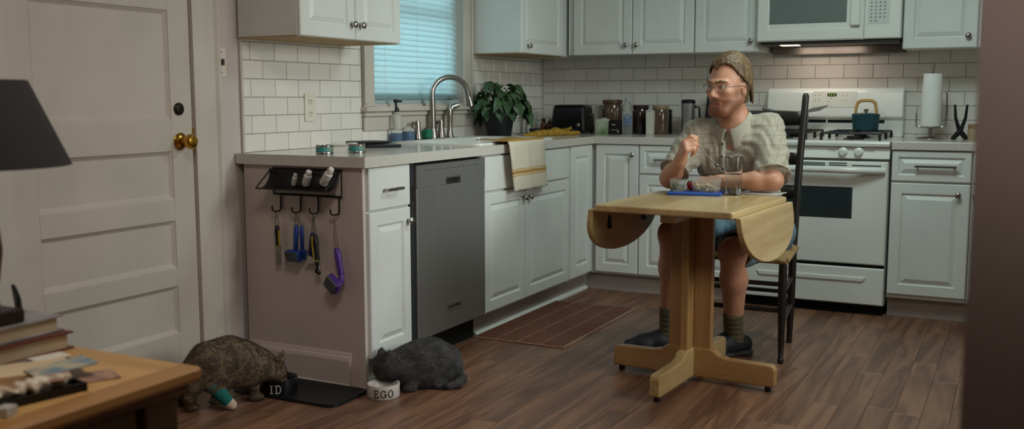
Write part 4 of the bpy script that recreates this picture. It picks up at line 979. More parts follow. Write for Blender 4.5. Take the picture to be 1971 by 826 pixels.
# ------------------------------------------------------------------ wire caddy on the cabinet end
yw = YE-.006
def E_(px, py, d=0.0): p = PY(px, py, yw-d); return p
rk = thing('wire_caddy', 'black wire wall caddy with hooks on the cabinet end', 'rack', (.34, YE, .80))
x0, x1, zt_, zb_ = .188, .528, .862, .758
MB().tube([(x0, yw, zt_), (x1, yw, zt_), (x1, yw, zb_), (x0, yw, zb_)], .0045, 8, closed=True).build('frame', M_blackmetal, rk)
TRX0, TRX1 = .178, .520
def tr(u, v):
    a = v*math.radians(115); R_ = .062
    return (TRX0+u*(TRX1-TRX0), yw-.006-R_*(1-math.cos(a)), .856-.0-R_*math.sin(a)-(.012*v))
MB().grid(tr, 1, 14).build('trough', M_blackmetal, rk, smooth=True, solid=.003)
for xx in (TRX0, TRX1):
    fe = tr(0 if xx == TRX0 else 1, 1)
    MB().tube([(xx, yw, zt_-.002), fe], .003, 6).build('end_wire', M_blackmetal, rk)
pts = [tr(u, 1) for u in (0, 1)]; MB().tube(pts, .0035, 6).build('lip_wire', M_blackmetal, rk)
hooks = []
for hxp in (541, 579, 613, 653):
    hx_ = E_(hxp, 380).x
    MB().tube([(hx_, yw-.001, zb_), (hx_, yw-.002, .700), (hx_-.004, yw-.006, .690), (hx_-.014, yw-.022, .688), (hx_-.020, yw-.030, .694), (hx_-.021, yw-.032, .712)], .0038, 8).build('hook', M_blackmetal, rk, smooth=True)
    hooks.append(Vector((hx_-.012, yw-.018, .690)))
M_btl = mat('white_bottle', (216, 212, 204), .4, var=.04)
def lie_bottle(label, xa, za, dirx, ln, r):
    a = Vector((xa, yw-.040, za)); d_ = Vector((dirx, -.15, .55)).normalized()
    t_ = thing('care_bottle', label, 'bottle', a)
    MB().tube([a, a+d_*.004, a+d_*ln*.66, a+d_*ln*.76], [r*.9, r, r, r*.55], 16).build('body', M_btl, t_, smooth=True)
    MB().tube([a+d_*ln*.74, a+d_*ln*.96, a+d_*ln], [r*.72, r*.72, r*.55], 16).build('cap', M_btl, t_, smooth=True)
lie_bottle('white bottle with ribbed cap leaning at the right of the caddy', .470, .812, .50, .085, .017)
lie_bottle('white bottle in the middle of the caddy trough', .385, .805, .30, .066, .016)
lie_bottle('small white bottle barely showing at the left of the caddy', .325, .803, .25, .050, .010)
# grooming tools, each hung by a cord loop
M_yel = mat('yellow_rubber', (196, 172, 40), .5, var=.06); M_cord = mat('grey_cord', (96, 88, 82), .8, var=.2, scale=60)
def cord(t_, hk, top, spread=.010):
    MB().tube([hk+Vector((0, -.002, .005)), top+Vector((-spread, 0, .01)), top+Vector((-spread*.4, 0, -.006)), top+Vector((spread*.4, 0, -.006)), top+Vector((spread, 0, .01))], .0014, 6, closed=True).build('cord', M_cord, t_)
def handle(t_, top, bot, r, mt, nm='handle'):
    d_ = bot-top
    return MB().tube([top, top+d_*.04, top+d_*.3, top+d_*.65, top+d_*.95, bot], [r*.5, r*.8, r, r*.85, r*.95, r*.6], 12).build(nm, mt, t_, smooth=True)
yt = yw-.020
h = hooks[0]; top = Vector((h.x+.003, yt, .632)); bot = Vector((h.x+.006, yt, .548))
t = thing('grooming_comb', 'black and yellow grooming comb on the leftmost hook', 'comb', top, 'pet grooming tools')
cord(t, h, top); handle(t, top, bot, .011, M_black)
MB().tube([top+Vector((.010, -.002, -.02)), bot+Vector((.009, -.002, .004)), bot+Vector((-.006, -.004, -.004))], .0045, 8).build('grip_stripe', M_yel, t, smooth=True)
q = MB()
for k in range(7): q.box(bot.x-.012+.004*k, bot.x-.0105+.004*k, yt-.002, yt+.002, .468+.012*(k % 2), .55)
q.box(bot.x-.012, bot.x+.014, yt-.002, yt+.002, .528, .55); q.build('teeth', M_chrome, t)
h = hooks[1]; top = Vector((h.x+.002, yt, .640)); bot = Vector((h.x-.002, yt-.004, .535))
M_bluet = mat('blue_tool', (34, 66, 140), .45, var=.06)
t = thing('slicker_brush', 'blue square-headed slicker brush on the second hook', 'brush', top, 'pet grooming tools')
cord(t, h, top, .008); handle(t, top, bot, .011, M_bluet)
hd = MB().obox((bot.x-.004, yt-.012, .515), (.036, -.004, 0), (.002, .012, .004), (0, -.006, .022)).build('head', M_bluet, t, bevel=.006)
MB().obox((bot.x-.006, yt-.027, .513), (.031, -.003, 0), (.0, .003, .0), (0, -.005, .019)).build('bristle_pad', mat('grey_pad', (70, 72, 76), .7, var=.2, scale=200), hd, bevel=.002)
t = thing('slicker_brush', 'second blue brush mostly hidden behind the square-headed one', 'brush', top+Vector((.02, .01, 0)), 'pet grooming tools')
cord(t, h, top+Vector((.018, .010, -.008)), .006)
handle(t, top+Vector((.018, .010, -.004)), bot+Vector((.024, .012, .0)), .009, M_bluet)
MB().obox((bot.x+.028, yt+.006, .520), (.018, -.003, 0), (0, .007, 0), (.004, 0, .02)).build('head', M_bluet, t, bevel=.005)
h = hooks[2]; top = Vector((h.x-.006, yt+.004, .612)); bot = Vector((h.x-.020, yt+.002, .520))
t = thing('deshedding_tool', 'dark blue deshedding rake with steel blade on the third hook', 'grooming rake', top, 'pet grooming tools')
cord(t, h, top, .008); handle(t, top, bot, .013, mat('navy_tool', (24, 30, 62), .45, var=.08))
MB().prism([(-.030, -.028), (.022, -.022), (.014, .0), (-.006, .012), (-.014, -.006)], lambda u, v, hh: (bot.x+u, bot.y+hh, bot.z-.008+v), -.004, .004).build('blade', M_chrome, t)
top = Vector((h.x+.014, yt-.010, .604)); bot = Vector((h.x+.022, yt-.012, .505))
t = thing('nail_clipper', 'black and yellow nail clipper hanging in front of the rake', 'clipper', top, 'pet grooming tools')
cord(t, h, top, .008); handle(t, top, bot, .012, M_black)
MB().tube([top+Vector((-.008, -.008, -.004)), (top+bot)/2+Vector((-.010, -.008, 0)), bot+Vector((-.006, -.008, .002)), bot+Vector((.010, -.006, -.002))], .0035, 8).build('grip_stripe', M_yel, t, smooth=True)
MB().tube([bot, bot+Vector((.003, 0, -.03)), bot+Vector((-.006, 0, -.045)), bot+Vector((.012, 0, -.055))], [.008, .007, .006, .004], 8).build('jaw', M_black, t, smooth=True)
MB().tube([bot+Vector((.004, .002, -.02)), bot+Vector((.010, .002, -.042)), bot+Vector((.020, .0, -.052))], [.005, .005, .003], 8).build('jaw', M_chrome, t, smooth=True)
h = hooks[3]; top = Vector((h.x+.008, yt, .560)); bot = Vector((h.x+.030, yt-.002, .455))
M_pur = mat('purple_tool', (76, 44, 128), .42, var=.08)
t = thing('purple_brush', 'purple oval slicker brush on the rightmost hook', 'brush', top, 'pet grooming tools')
MB().tube([h+Vector((0, -.002, .004)), top+Vector((-.009, 0, .01)), top+Vector((0, 0, -.004)), top+Vector((.009, 0, .01))], .0014, 6, closed=True).build('cord', M_cord, t)
handle(t, top, bot, .014, M_pur)
MB().tube([bot, bot+Vector((.004, -.004, -.02)), bot+Vector((-.008, -.012, -.035))], [.011, .013, .016], 10).build('neck', M_pur, t, smooth=True)
hc = bot+Vector((-.026, -.018, -.036))
hd = MB().obox(hc, Vector((.030, -.006, -.022)), Vector((.004, .012, .004)), Vector((.016, -.006, .022))*1.0).build('head', M_pur, t, bevel=.011)
MB().obox(hc+Vector((-.006, -.013, -.003)), Vector((.026, -.005, -.019)), Vector((.002, .004, .002)), Vector((.013, -.005, .019))).build('bristle_pad', MATS['grey_pad'], hd, bevel=.003)
# ------------------------------------------------------------------ floor mat by the sink
MX0, MX1, MY0, MY1 = .585, 1.062, -2.000, -1.045
t = thing('floor_mat', 'brown checked kitchen mat on the floor below the sink', 'mat', ((MX0+MX1)/2, (MY0+MY1)/2, 0))
MB().box(MX0, MX1, MY0, MY1, 0, .007).build('base', mat('mat_seams', (164, 122, 100), .8, var=.15, scale=30), t, bevel=.002)
M_matsq = mat('mat_brown', (112, 68, 50), .75, var=.2, scale=40, objrand=.06, bump=.2, bscale=200)
nx, ny = 4, 8; sxm, sym = (MX1-MX0-.012)/nx, (MY1-MY0-.012)/ny
q = MB().nest(-sxm/2+.004, sxm/2-.004, -sym/2+.004, sym/2-.004, [(0, 0), (.001, .0016)], lambda u, v, h: (u, v, h), back=False)
me = bpy.data.meshes.new('woven_square'); me.from_pydata(q.v, [], q.f); me.materials.append(M_matsq)
for i in range(nx):
    for j_ in range(ny):
        o = bpy.data.objects.new('woven_square', me); COL.objects.link(o); o.parent = t
        o.location = Vector((MX0+.006+sxm*(i+.5), MY0+.006+sym*(j_+.5), .007))-t.location
MB().box(MX1-.004, MX1+.002, MY0, MY1, 0, .0085).build('edge_binding', mat('pale_binding', (176, 148, 126), .7, var=.1), t)
# ------------------------------------------------------------------ feeding mat and bowls
FX0, FX1, FY0, FY1 = .165, .664, -3.195, -2.958
t = thing('feeding_mat', 'black rimmed feeding mat on the floor against the cabinet end', 'feeding mat', ((FX0+FX1)/2, (FY0+FY1)/2, 0))
M_blk2 = mat('black_silicone', (22, 24, 26), .38, var=.15, scale=30)
def fm_poly(i): return [((FX0+FX1)/2+x, (FY0+FY1)/2+y) for x, y in rr((FX1-FX0)/2-i, (FY1-FY0)/2-i, .035)]
lo = [(0, 0), (0, .011), (.003, .013), (.008, .012), (.014, .005)]
vs = []; fs = []; n = 20
for (i, z) in lo: vs += [(x, y, z) for x, y in fm_poly(i)]
for i in range(len(lo)-1):
    for j_ in range(n): fs.append((i*n+j_, i*n+(j_+1) % n, (i+1)*n+(j_+1) % n, (i+1)*n+j_))
fs += [tuple(range(n))[::-1], tuple((len(lo)-1)*n+j_ for j_ in range(n))]
MB().add(vs, fs).build('tray', M_blk2, t, smooth=True)
# slab-serif lettering wrapped round a bowl
def arc(cx, cy, rx, ry, a0, a1, n=12): return [(cx+rx*math.cos(math.radians(a0+(a1-a0)*k/n)), cy+ry*math.sin(math.radians(a0+(a1-a0)*k/n))) for k in range(n+1)]
LET = {
 'I': (.62, [[(.31, 0), (.31, 1)], [(.08, 0), (.54, 0)], [(.08, 1), (.54, 1)]]),
 'D': (1.0, [[(.22, 0), (.22, 1)], [(.04, 1), (.5, 1)]+arc(.5, .5, .38, .5, 90, -90)+[(.5, 0), (.04, 0)]]),
 'E': (1.0, [[(.22, 0), (.22, 1)], [(.04, 1), (.84, 1), (.84, .78)], [(.04, 0), (.86, 0), (.86, .24)], [(.22, .52), (.6, .52)], [(.6, .42), (.6, .62)]]),
 'G': (1.06, [arc(.52, .5, .42, .5, 40, 350, 18), [(.94, .45), (.94, .05)], [(.62, .46), (1.04, .46)], [(.86, .95), (.86, .72)]]),
 'O': (1.04, [arc(.52, .5, .42, .5, 0, 360, 22)]),
}
def lettering(word, c, r, zb, hh, facing, thick):
    q = MB(); tot = sum(LET[k][0]*.82+.18 for k in word)-.18; u = -tot*hh/2
    for k in word:
        wd_, sts = LET[k]
        for st in sts:
            P_ = []
            for (a, b_) in zip(st[:-1], st[1:]):
                for i in range(3): P_.append((a[0]+(b_[0]-a[0])*i/3, a[1]+(b_[1]-a[1])*i/3))
            P_.append(st[-1])
            pts = []
            for (a, b_) in P_:
                an = facing+(u+a*.82*hh)/r; rv = r+.0004
                pts.append(Vector((c[0]+rv*math.cos(an), c[1]+rv*math.sin(an), zb+b_*hh)))
            q.tube(pts, thick, 6)
        u += (wd_*.82+.18)*hh
    return q
def bowl(label, c, r, hh, mt, word, ink, face_px):
    t_ = thing('pet_bowl', label, 'bowl', c)
    b_ = MB().lathe(c, [(r*.97, 0), (r, .003), (r*1.01, hh-.003), (r, hh), (r-.006, hh), (r-.010, hh-.008), (r*.72, .012), (.006, .010)], 40).build('bowl', mt, t_, smooth=True)
    d_ = CAM-Vector(c); fa = math.atan2(d_.y, d_.x)+face_px
    lettering(word, c, r*1.006, c[2]+hh*.20, hh*.52, fa, .0019).build('lettering', ink, b_)
    MB().lathe(c, [(r*.74, .014), (r*.80, .022), (.3*r, .028), (.01, .030)], 24).build('food', mat('cat_food', (84, 60, 40), .8, var=.4, scale=80, bump=.5, bscale=150), t_, smooth=True)
    return t_
bowl('black pet bowl lettered ID in front of the tabby cat', (.345, -3.120, .0052), .074, .058, mat('black_glaze', (14, 14, 16), .3, var=.1), 'ID', mat('white_ink', (196, 190, 182), .6, var=.05), -.16)
bowl('white pet bowl lettered EGO in front of the grey cat', (.738, -2.972, 0), .062, .052, mat('white_glaze', (214, 206, 200), .35, var=.05), 'EGO', mat('black_ink', (22, 20, 20), .6, var=.05), .0)
# ------------------------------------------------------------------ smooth solid modelling for bodies (signed distance field -> one continuous mesh)
class Field:
    def __init__(s, lo, hi, h):
        s.lo = np.array(lo, float); s.h = h
        s.n = np.ceil((np.array(hi, float)-s.lo)/h).astype(int)+1
        s.g = np.full(s.n, 1.0, np.float32)
    def _win(s, lo, hi):
        a = np.clip(np.floor((lo-s.lo)/s.h).astype(int), 0, s.n); b = np.clip(np.ceil((hi-s.lo)/s.h).astype(int)+1, 0, s.n)
        if np.any(b <= a): return None
        ax = [s.lo[i]+np.arange(a[i], b[i])*s.h for i in range(3)]
        P = np.stack(np.meshgrid(*ax, indexing='ij'), -1)
        return tuple(slice(a[i], b[i]) for i in range(3)), P
    def put(s, sl, d, k, sub=False):
        g = s.g[sl]
        if sub:
            hh = np.maximum(k-np.abs(g+d), 0)/k; s.g[sl] = np.maximum(g, -d)+hh*hh*k*.25
        else:
            hh = np.maximum(k-np.abs(g-d), 0)/k; s.g[sl] = np.minimum(g, d)-hh*hh*k*.25
    def cap(s, a, b, r0, r1=None, k=.015, sub=False):
        a = np.array(a, float); b = np.array(b, float); r1 = r0 if r1 is None else r1
        m = max(r0, r1)+k*1.5+s.h*2
        w = s._win(np.minimum(a, b)-m, np.maximum(a, b)+m)
        if w is None: return s
        sl, P = w; ab = b-a; L2 = max(ab@ab, 1e-12)
        t = np.clip(((P-a)@ab)/L2, 0, 1)
        d = np.linalg.norm(P-a-t[..., None]*ab, axis=-1)-(r0+(r1-r0)*t)
        s.put(sl, d.astype(np.float32), k, sub); return s
    def chain(s, pts, rs, k=.015):
        for i in range(len(pts)-1): s.cap(pts[i], pts[i+1], rs[i], rs[i+1], k)
        return s
    def ell(s, c, r, R=None, k=.015, sub=False):
        c = np.array(c, float); r = np.array(r, float); m = max(r)+k*1.5+s.h*2
        w = s._win(c-m, c+m)
        if w is None: return s
        sl, P = w; q = P-c
        if R is not None: q = q@np.array(R).T         # rows of R: local axes
        k0 = np.linalg.norm(q/r, axis=-1); k1 = np.linalg.norm(q/(r*r), axis=-1)+1e-9
        s.put(sl, (k0*(k0-1)/k1).astype(np.float32), k, sub); return s
    def plane_cut(s, c, n, lo, hi, k=.006):
        """removes the side the normal points to, inside a window"""
        w = s._win(np.array(lo, float), np.array(hi, float))
        if w is None: return s
        sl, P = w; d = (P-np.array(c))@np.array(n)
        s.put(sl, (-d).astype(np.float32), k, True); return s
    def warp(s, fn):
        ax = [s.lo[i]+np.arange(s.n[i])*s.h for i in range(3)]
        X, Y, Z = np.meshgrid(*ax, indexing='ij'); s.g += np.where(np.abs(s.g) < .05, fn(X, Y, Z), 0).astype(np.float32); return s
    def mesh(s):
        g = s.g; ins = g < 0
        n = np.array(g.shape)-1
        cnt = np.zeros(n, np.int8)
        for dx in (0, 1):
            for dy in (0, 1):
                for dz in (0, 1): cnt += ins[dx:dx+n[0], dy:dy+n[1], dz:dz+n[2]]
        act = (cnt > 0) & (cnt < 8)
        idx = -np.ones(n, np.int64); C = np.argwhere(act); idx[act] = np.arange(len(C))
        acc = np.zeros((len(C), 3)); w = np.zeros(len(C))
        for ax in range(3):
            o1, o2 = [i for i in range(3) if i != ax]
            for p in (0, 1):
                for q in (0, 1):
                    a = C.copy(); a[:, o1] += p; a[:, o2] += q; b = a.copy(); b[:, ax] += 1
                    ga = g[tuple(a.T)]; gb = g[tuple(b.T)]; m = (ga < 0) != (gb < 0)
                    t = np.where(m, ga/np.where(ga == gb, 1, ga-gb), 0)
                    pos = a.astype(float); pos[:, ax] += t
                    acc += np.where(m[:, None], pos, 0); w += m
        V = s.lo+(acc/np.maximum(w, 1)[:, None])*s.h
        F = []
        for ax in range(3):
            o1, o2 = (ax+1) % 3, (ax+2) % 3
            sl0 = [slice(None)]*3; sl1 = [slice(None)]*3; sl0[ax] = slice(0, -1); sl1[ax] = slice(1, None)
            a, b = ins[tuple(sl0)], ins[tuple(sl1)]
            E = np.argwhere(a != b); E = E[(E[:, o1] > 0) & (E[:, o2] > 0) & (E[:, o1] < n[o1]) & (E[:, o2] < n[o2])]
            fl = a[tuple(E.T)]
            def cell(d1, d2):
                c = E.copy(); c[:, o1] -= d1; c[:, o2] -= d2; return idx[tuple(c.T)]
            q = np.stack([cell(1, 1), cell(0, 1), cell(0, 0), cell(1, 0)], 1)
            q[~fl] = q[~fl][:, ::-1]; F.append(q)
        F = np.concatenate(F); F = F[(F >= 0).all(1)]
        return V, F
    def build(s, name, mt, parent=None, smooth_it=2, origin=None):
        V, F = s.mesh()
        # light relaxation
        for it in range(smooth_it):
            A = np.zeros_like(V); c = np.zeros(len(V))
            for i in range(4):
                j, k = F[:, i], F[:, (i+1) % 4]
                np.add.at(A, j, V[k]); np.add.at(c, j, 1); np.add.at(A, k, V[j]); np.add.at(c, k, 1)
            V = V*.5+.5*A/np.maximum(c, 1)[:, None]
        off = np.array(wloc(parent)) if parent is not None else np.zeros(3)
        if origin is not None: off = np.array(origin)
        me = bpy.data.meshes.new(name)
        me.vertices.add(len(V)); me.vertices.foreach_set('co', (V-off).astype(np.float32).ravel())
        me.loops.add(F.size); me.loops.foreach_set('vertex_index', F.ravel().astype(np.int32))
        me.polygons.add(len(F)); me.polygons.foreach_set('loop_start', np.arange(0, F.size, 4, dtype=np.int32))
        me.update(calc_edges=True); me.validate()
        me.polygons.foreach_set('use_smooth', [True]*len(me.polygons))
        if mt: me.materials.append(mt)
        o = bpy.data.objects.new(name, me); COL.objects.link(o)
        if parent is not None: o.parent = parent
        if origin is not None: o.location = Vector(origin)-(wloc(parent) if parent is not None else Vector((0, 0, 0)))
        o_V = V
        return o, o_V
def A3(v): return np.array((v[0], v[1], v[2]), float)
def nrmz(v): v = np.array(v, float); return v/np.linalg.norm(v)
# ------------------------------------------------------------------ seated man
man = thing('person', 'seated man with long brown hair in a checked shirt and denim shorts, holding a fork', 'person', (1.765, -1.60, .46))
HC = A3(PY(1402, 170, -1.74))
FD = nrmz((-.35, -.93, -.06)); UPV = nrmz((.03, -.02, 1)); LT = nrmz(np.cross(UPV, FD)); UPV = np.cross(FD, LT)
def hd(a, b, c): return HC+LT*a+FD*b+UPV*c
RH = np.stack([LT, FD, UPV])
SR = np.array((1.572, -1.665, .975)); SL = np.array((1.882, -1.630, 1.000))
ER = A3(PY(1289, 343, -1.885)); EL = np.array((1.955, -1.838, .792))
WR = A3(PY(1309, 311, -2.005)); WL = np.array((1.735, -1.868, .785))
B = Field((1.36, -2.16, 0.0), (2.07, -1.38, 1.37), .0045)
# head
B.ell(hd(0, -.012, .045), (.076, .096, .098), RH, .02)
B.ell(hd(0, .030, -.018), (.064, .070, .092), RH, .03)
B.cap(hd(-.012, .076, -.098), hd(.012, .076, -.098), .021, k=.03)
for s_ in (-1, 1):
    B.cap(hd(s_*.056, .000, -.045), hd(s_*.028, .066, -.096), .020, .020, .03)
    B.ell(hd(s_*.042, .072, -.012), (.020, .018, .016), RH, .02)                 # cheekbone
    B.cap(hd(s_*.012, .094, .030), hd(s_*.046, .078, .030), .011, .009, .012)    # brow ridge
    B.ell(hd(s_*.032, .098, .012), (.016, .013, .010), RH, .008, True)           # eye socket
    B.ell(hd(s_*.077, -.006, -.004), (.009, .018, .030), RH, .008)               # ear
    B.ell(hd(s_*.084, -.002, -.002), (.005, .009, .016), RH, .004, True)
    B.ell(hd(s_*.011, .104, -.030), (.008, .010, .007), RH, .006)                # nostril wings
B.cap(hd(0, .094, .022), hd(0, .116, -.022), .008, .0115, .010)                  # nose
B.ell(hd(0, .118, -.025), (.0115, .010, .010), RH, .006)
B.cap(hd(-.020, .090, -.060), hd(.020, .090, -.060), .0075, k=.006)              # lips
B.cap(hd(-.016, .090, -.072), hd(.016, .090, -.072), .0080, k=.006)
B.cap(hd(-.026, .094, -.066), hd(.026, .094, -.066), .0028, k=.003, sub=True)
# neck, trunk (mostly under the clothes)
NB = np.array((1.742, -1.676, 1.030))
B.cap(hd(0, -.028, -.055), NB, .056, .062, .03)
B.chain([NB, (1.752, -1.64, .90), (1.765, -1.56, .70), (1.768, -1.54, .56)], [.07, .10, .10, .11], .03)
B.cap(SR, SL, .045, .045, .03)
# arms
def arm(S, E, Wr):
    B.cap(S, E, .050, .040, .03); m = E+(Wr-E)*.3
    B.cap(E, m, .040, .041, .025); B.cap(m, Wr, .041, .026, .02)
arm(SR, ER, WR); arm(SL, EL, WL)
def hand(wr, d, nn_, side, curl, thumb, F_=B, sz=1.0, thumb_pts=None):
    """palm, four fingers bending towards the palm side, thumb leaving the side of the palm near its base"""
    d, nn_ = nrmz(d), np.array(nn_, float); nn_ = nrmz(nn_-d*(nn_@d)); sd = np.cross(d, nn_); sd = sd if sd@np.array(side) > 0 else -sd
    tips = []
    offs = [.027, .009, -.009, -.026]; Lp = [.080, .083, .079, .072]
    seg = [(.041, .025, .020), (.046, .029, .021), (.042, .027, .020), (.033, .020, .017)]
    F_.cap(wr, wr+d*.03*sz, .026*sz, .024*sz, .015)
    for i in range(4):
        kn = wr+(d*Lp[i]+sd*offs[i])*sz; base = wr+(d*.012+sd*offs[i]*.75)*sz
        F_.cap(base, kn, .0145*sz, .0115*sz, .012)
        p = kn; ang = 0.0
        for j in range(3):
            ang += math.radians(curl[i][j]); dd = d*math.cos(ang)-nn_*math.sin(ang)
            q = p+dd*seg[i][j]*sz
            F_.cap(p, q, (.0095-.0008*j)*sz, (.0090-.0009*j)*sz, .0035 if j else .006); p = q
        tips.append(p)
    t0 = wr+(d*.018+sd*.024-nn_*.004)*sz
    tp = [t0]+[t0+(d*a+sd*b-nn_*c)*sz for a, b, c in thumb]
    F_.chain(tp, [.0165*sz, .0125*sz, .0105*sz, .0080*sz][:len(tp)], .008)
    return tips, tp
HD_R = nrmz((.34, -.30, .80))
tipsR, thR = hand(WR, HD_R, (-.80, -.62, .05), (.1, .9, .3), [(38, 62, 40), (62, 84, 50), (70, 86, 52), (74, 86, 52)], [(.030, .014, .016), (.050, .008, .036), (.058, -.004, .054)])
hand(WL, (-.97, -.10, -.05), (0.05, -.35, .95), (0, 1, .2), [(16, 30, 22), (20, 32, 22), (24, 34, 24), (28, 36, 24)], [(.030, .024, .004), (.052, .034, .012), (.072, .030, .022)])
# legs
HL, HR = np.array((1.895, -1.585, .530)), np.array((1.690, -1.585, .540))
KL, KR = np.array((1.822, -1.965, .500)), np.array((1.560, -1.975, .560))
AL, AR = np.array((1.785, -1.765, .085)), np.array((1.512, -1.850, .085))
for (h_, k_, a_) in ((HL, KL, AL), (HR, KR, AR)):
    B.cap(h_, k_, .080, .056, .03)
    c_ = k_+(a_-k_)*.32+np.array((0, .018, 0))
    B.cap(k_, c_, .053, .055, .03); B.cap(c_, a_, .055, .034, .03)
    B.ell(k_+np.array((0, -.012, .0)), (.046, .046, .050), None, .02)
M_skin = bpy.data.materials.new('skin'); M_skin.use_nodes = True
nn, L, pb = nodes_of(M_skin); pb.inputs['Roughness'].default_value = .5
pb.inputs['Subsurface Weight'].default_value = .12; pb.inputs['Subsurface Radius'].default_value = (.012, .005, .003)
at = nn.new('ShaderNodeAttribute'); at.attribute_name = 'tint'
nz = nn.new('ShaderNodeTexNoise'); nz.inputs['Scale'].default_value = 45; tcn = nn.new('ShaderNodeTexCoord'); L(tcn.outputs['Object'], nz.inputs['Vector'])
rp = nn.new('ShaderNodeValToRGB'); rp.color_ramp.elements[0].color = (*lin((178, 124, 99)), 1); rp.color_ramp.elements[1].color = (*lin((204, 152, 124)), 1)
L(nz.outputs['Fac'], rp.inputs['Fac'])
vm = nn.new('ShaderNodeVectorMath'); vm.operation = 'MULTIPLY'; L(rp.outputs['Color'], vm.inputs[0]); L(at.outputs['Color'], vm.inputs[1]); L(vm.outputs[0], pb.inputs['Base Color'])
body, BV = B.build('body', M_skin, man, 2)
q = BV-HC; la, lb, lc = q@LT, q@FD, q@UPV
def sm(x, a, b): return np.clip((x-a)/(b-a), 0, 1)**2*(3-2*np.clip((x-a)/(b-a), 0, 1))
beard = sm(-lc, .034, .052)*sm(lb, .0, .03)*sm(lc, -.16, -.125)*(np.linalg.norm(q, axis=1) < .2)
cheek = sm(lc+np.abs(la)*.55, -.012, -.030)          # beard line rises towards the ears
side = sm(np.abs(la), .04, .06)*sm(-lc, -.01, .02)*sm(lc, -.14, -.10)*sm(lb, -.02, .01)*sm(-lb, -.06, -.03)
bd_ = np.clip(np.maximum(beard, side*.8), 0, 1)
lip = np.exp(-((lc+.066)/.011)**2-(la/.022)**2)*(lb > .08)
bd_ = bd_*(1-lip)
col = np.ones((len(BV), 4), np.float32)
for i, (bc, lcx) in enumerate(((.40, .78), (.29, .55), (.20, .55))):
    col[:, i] = 1-bd_*(1-bc)*.95; col[:, i] *= 1-lip*(1-lcx)
ca_ = body.data.color_attributes.new('tint', 'FLOAT_COLOR', 'POINT'); ca_.data.foreach_set('color', col.ravel())
# eyes and brows
M_eye = mat('eye_white', (196, 188, 178), .2, var=.03); M_iris = mat('eye_iris', (52, 62, 60), .1, var=.1)
M_hair = mat('brown_hair', (120, 94, 64), .55, rgb2=(70, 52, 34), scale=40, stretch=(2.2, 2.2, .3), var=.2)
GZ = nrmz(FD+LT*-.12)
for s_ in (-1, 1):
    e_ = hd(s_*.032, .083, .012)
    o = MB().ell(Vector(e_), .0125).build('eye', M_eye, body, smooth=True)
    MB().ell(Vector(e_+GZ*.0085), .0055, .0055, .0055).build('iris', M_iris, body, smooth=True)
    F2 = Field(hd(s_*.032, .09, .03)-.035, hd(s_*.032, .09, .03)+.035, .0016)
    F2.chain([hd(s_*.014, .105, .031), hd(s_*.034, .100, .037), hd(s_*.054, .082, .032)], [.0042, .0040, .0022], .004); F2.build('eyebrow', M_hair, man, 1)
    F2 = Field(e_-.03, e_+.03, .0012)
    F2.chain([e_+LT*-.0135+FD*.003+UPV*.001, e_+FD*.0122+UPV*.0045, e_+LT*.0135+FD*.003+UPV*.001], [.002, .003, .002], .004)
    F2.build('eyelid', mat('eyelid_skin', (150, 100, 80), .5, var=.05), body, 1)
# hair: clumps combed from a side parting, long over the ears and nape
Hf = Field(HC-np.array((.17, .17, .20)), HC+np.array((.17, .17, .20)), .0024)
rh = random.Random(5)
CE = np.array((0, -.014, .042)); RE = np.array((.081, .102, .106))
Hf.ell(HC+LT*CE[0]+FD*(CE[1]-.012)+UPV*(CE[2]+.004), RE*np.array((1.0, .95, 1.0)), RH, .01)
Hf.ell(hd(0, .082, -.03), (.074, .085, .105), RH, .008, True)
Hf.ell(hd(0, .02, -.075), (.10, .085, .06), RH, .008, True)
def skull(th, b, lift=1.0):
    kk = math.sqrt(max(.02, 1-((b-CE[1])/RE[1])**2))
    return hd(CE[0]+RE[0]*math.sin(th)*kk*lift, b, CE[2]+RE[2]*math.cos(th)*kk*lift)
def strand(pts, r0, r1):
    n = len(pts); Hf.chain(pts, [r0*min(1, .6+t*1.2)*(1-t)+r1*t for t in [i/(n-1) for i in range(n)]], .003)
for i in range(64):          # over to his left
    t = i/63; b0 = .076-.160*t+rh.uniform(-.003, .003); pts = []
    end = 1.34+.34*min(1, t*3.5)+(.10*min(1, (t-.42)*4) if t > .42 else 0)
    drop = .03*min(1, t*2.5) if t < .75 else .05
    for j in range(9):
        u = j/8; th = -.32+(end+.32)*u
        b = b0-(.034+.014*(1-t))*u**1.6; lift = 1.04+.075*math.sin(math.pi*min(1, u*1.15))*(1-.4*t)+rh.uniform(0,.012)
        pts.append(skull(th, max(b, -.108), lift))
    last = pts[-1]
    if t > .42:
        ln = .03+.065*min(1, max(0, (t-.42)*3.0))
        for j in (1, 2, 3): pts.append(last-UPV*ln*j/3-FD*.006*j+LT*(.003*(2-j)))
    strand(pts, .0068+rh.uniform(0, .0025), .0026)
for i in range(46):          # short side, his right
    t = i/45; b0 = .070-.150*t; pts = []
    end = -(1.32+.12*min(1, t*2)+(.2 if t > .45 else 0))
    for j in range(7):
        u = j/6; th = -.32+(end+.32)*u; b = b0-.030*u**1.3
        pts.append(skull(th, max(b, -.108), 1.05+.05*math.sin(math.pi*u)))
    last = pts[-1]
    if t > .45:
        ln = .03+.05*min(1, (t-.15)*2)
        for j in (1, 2): pts.append(last-UPV*ln*j/2-FD*.005*j)
    strand(pts, .0065+rh.uniform(0, .0025), .0026)
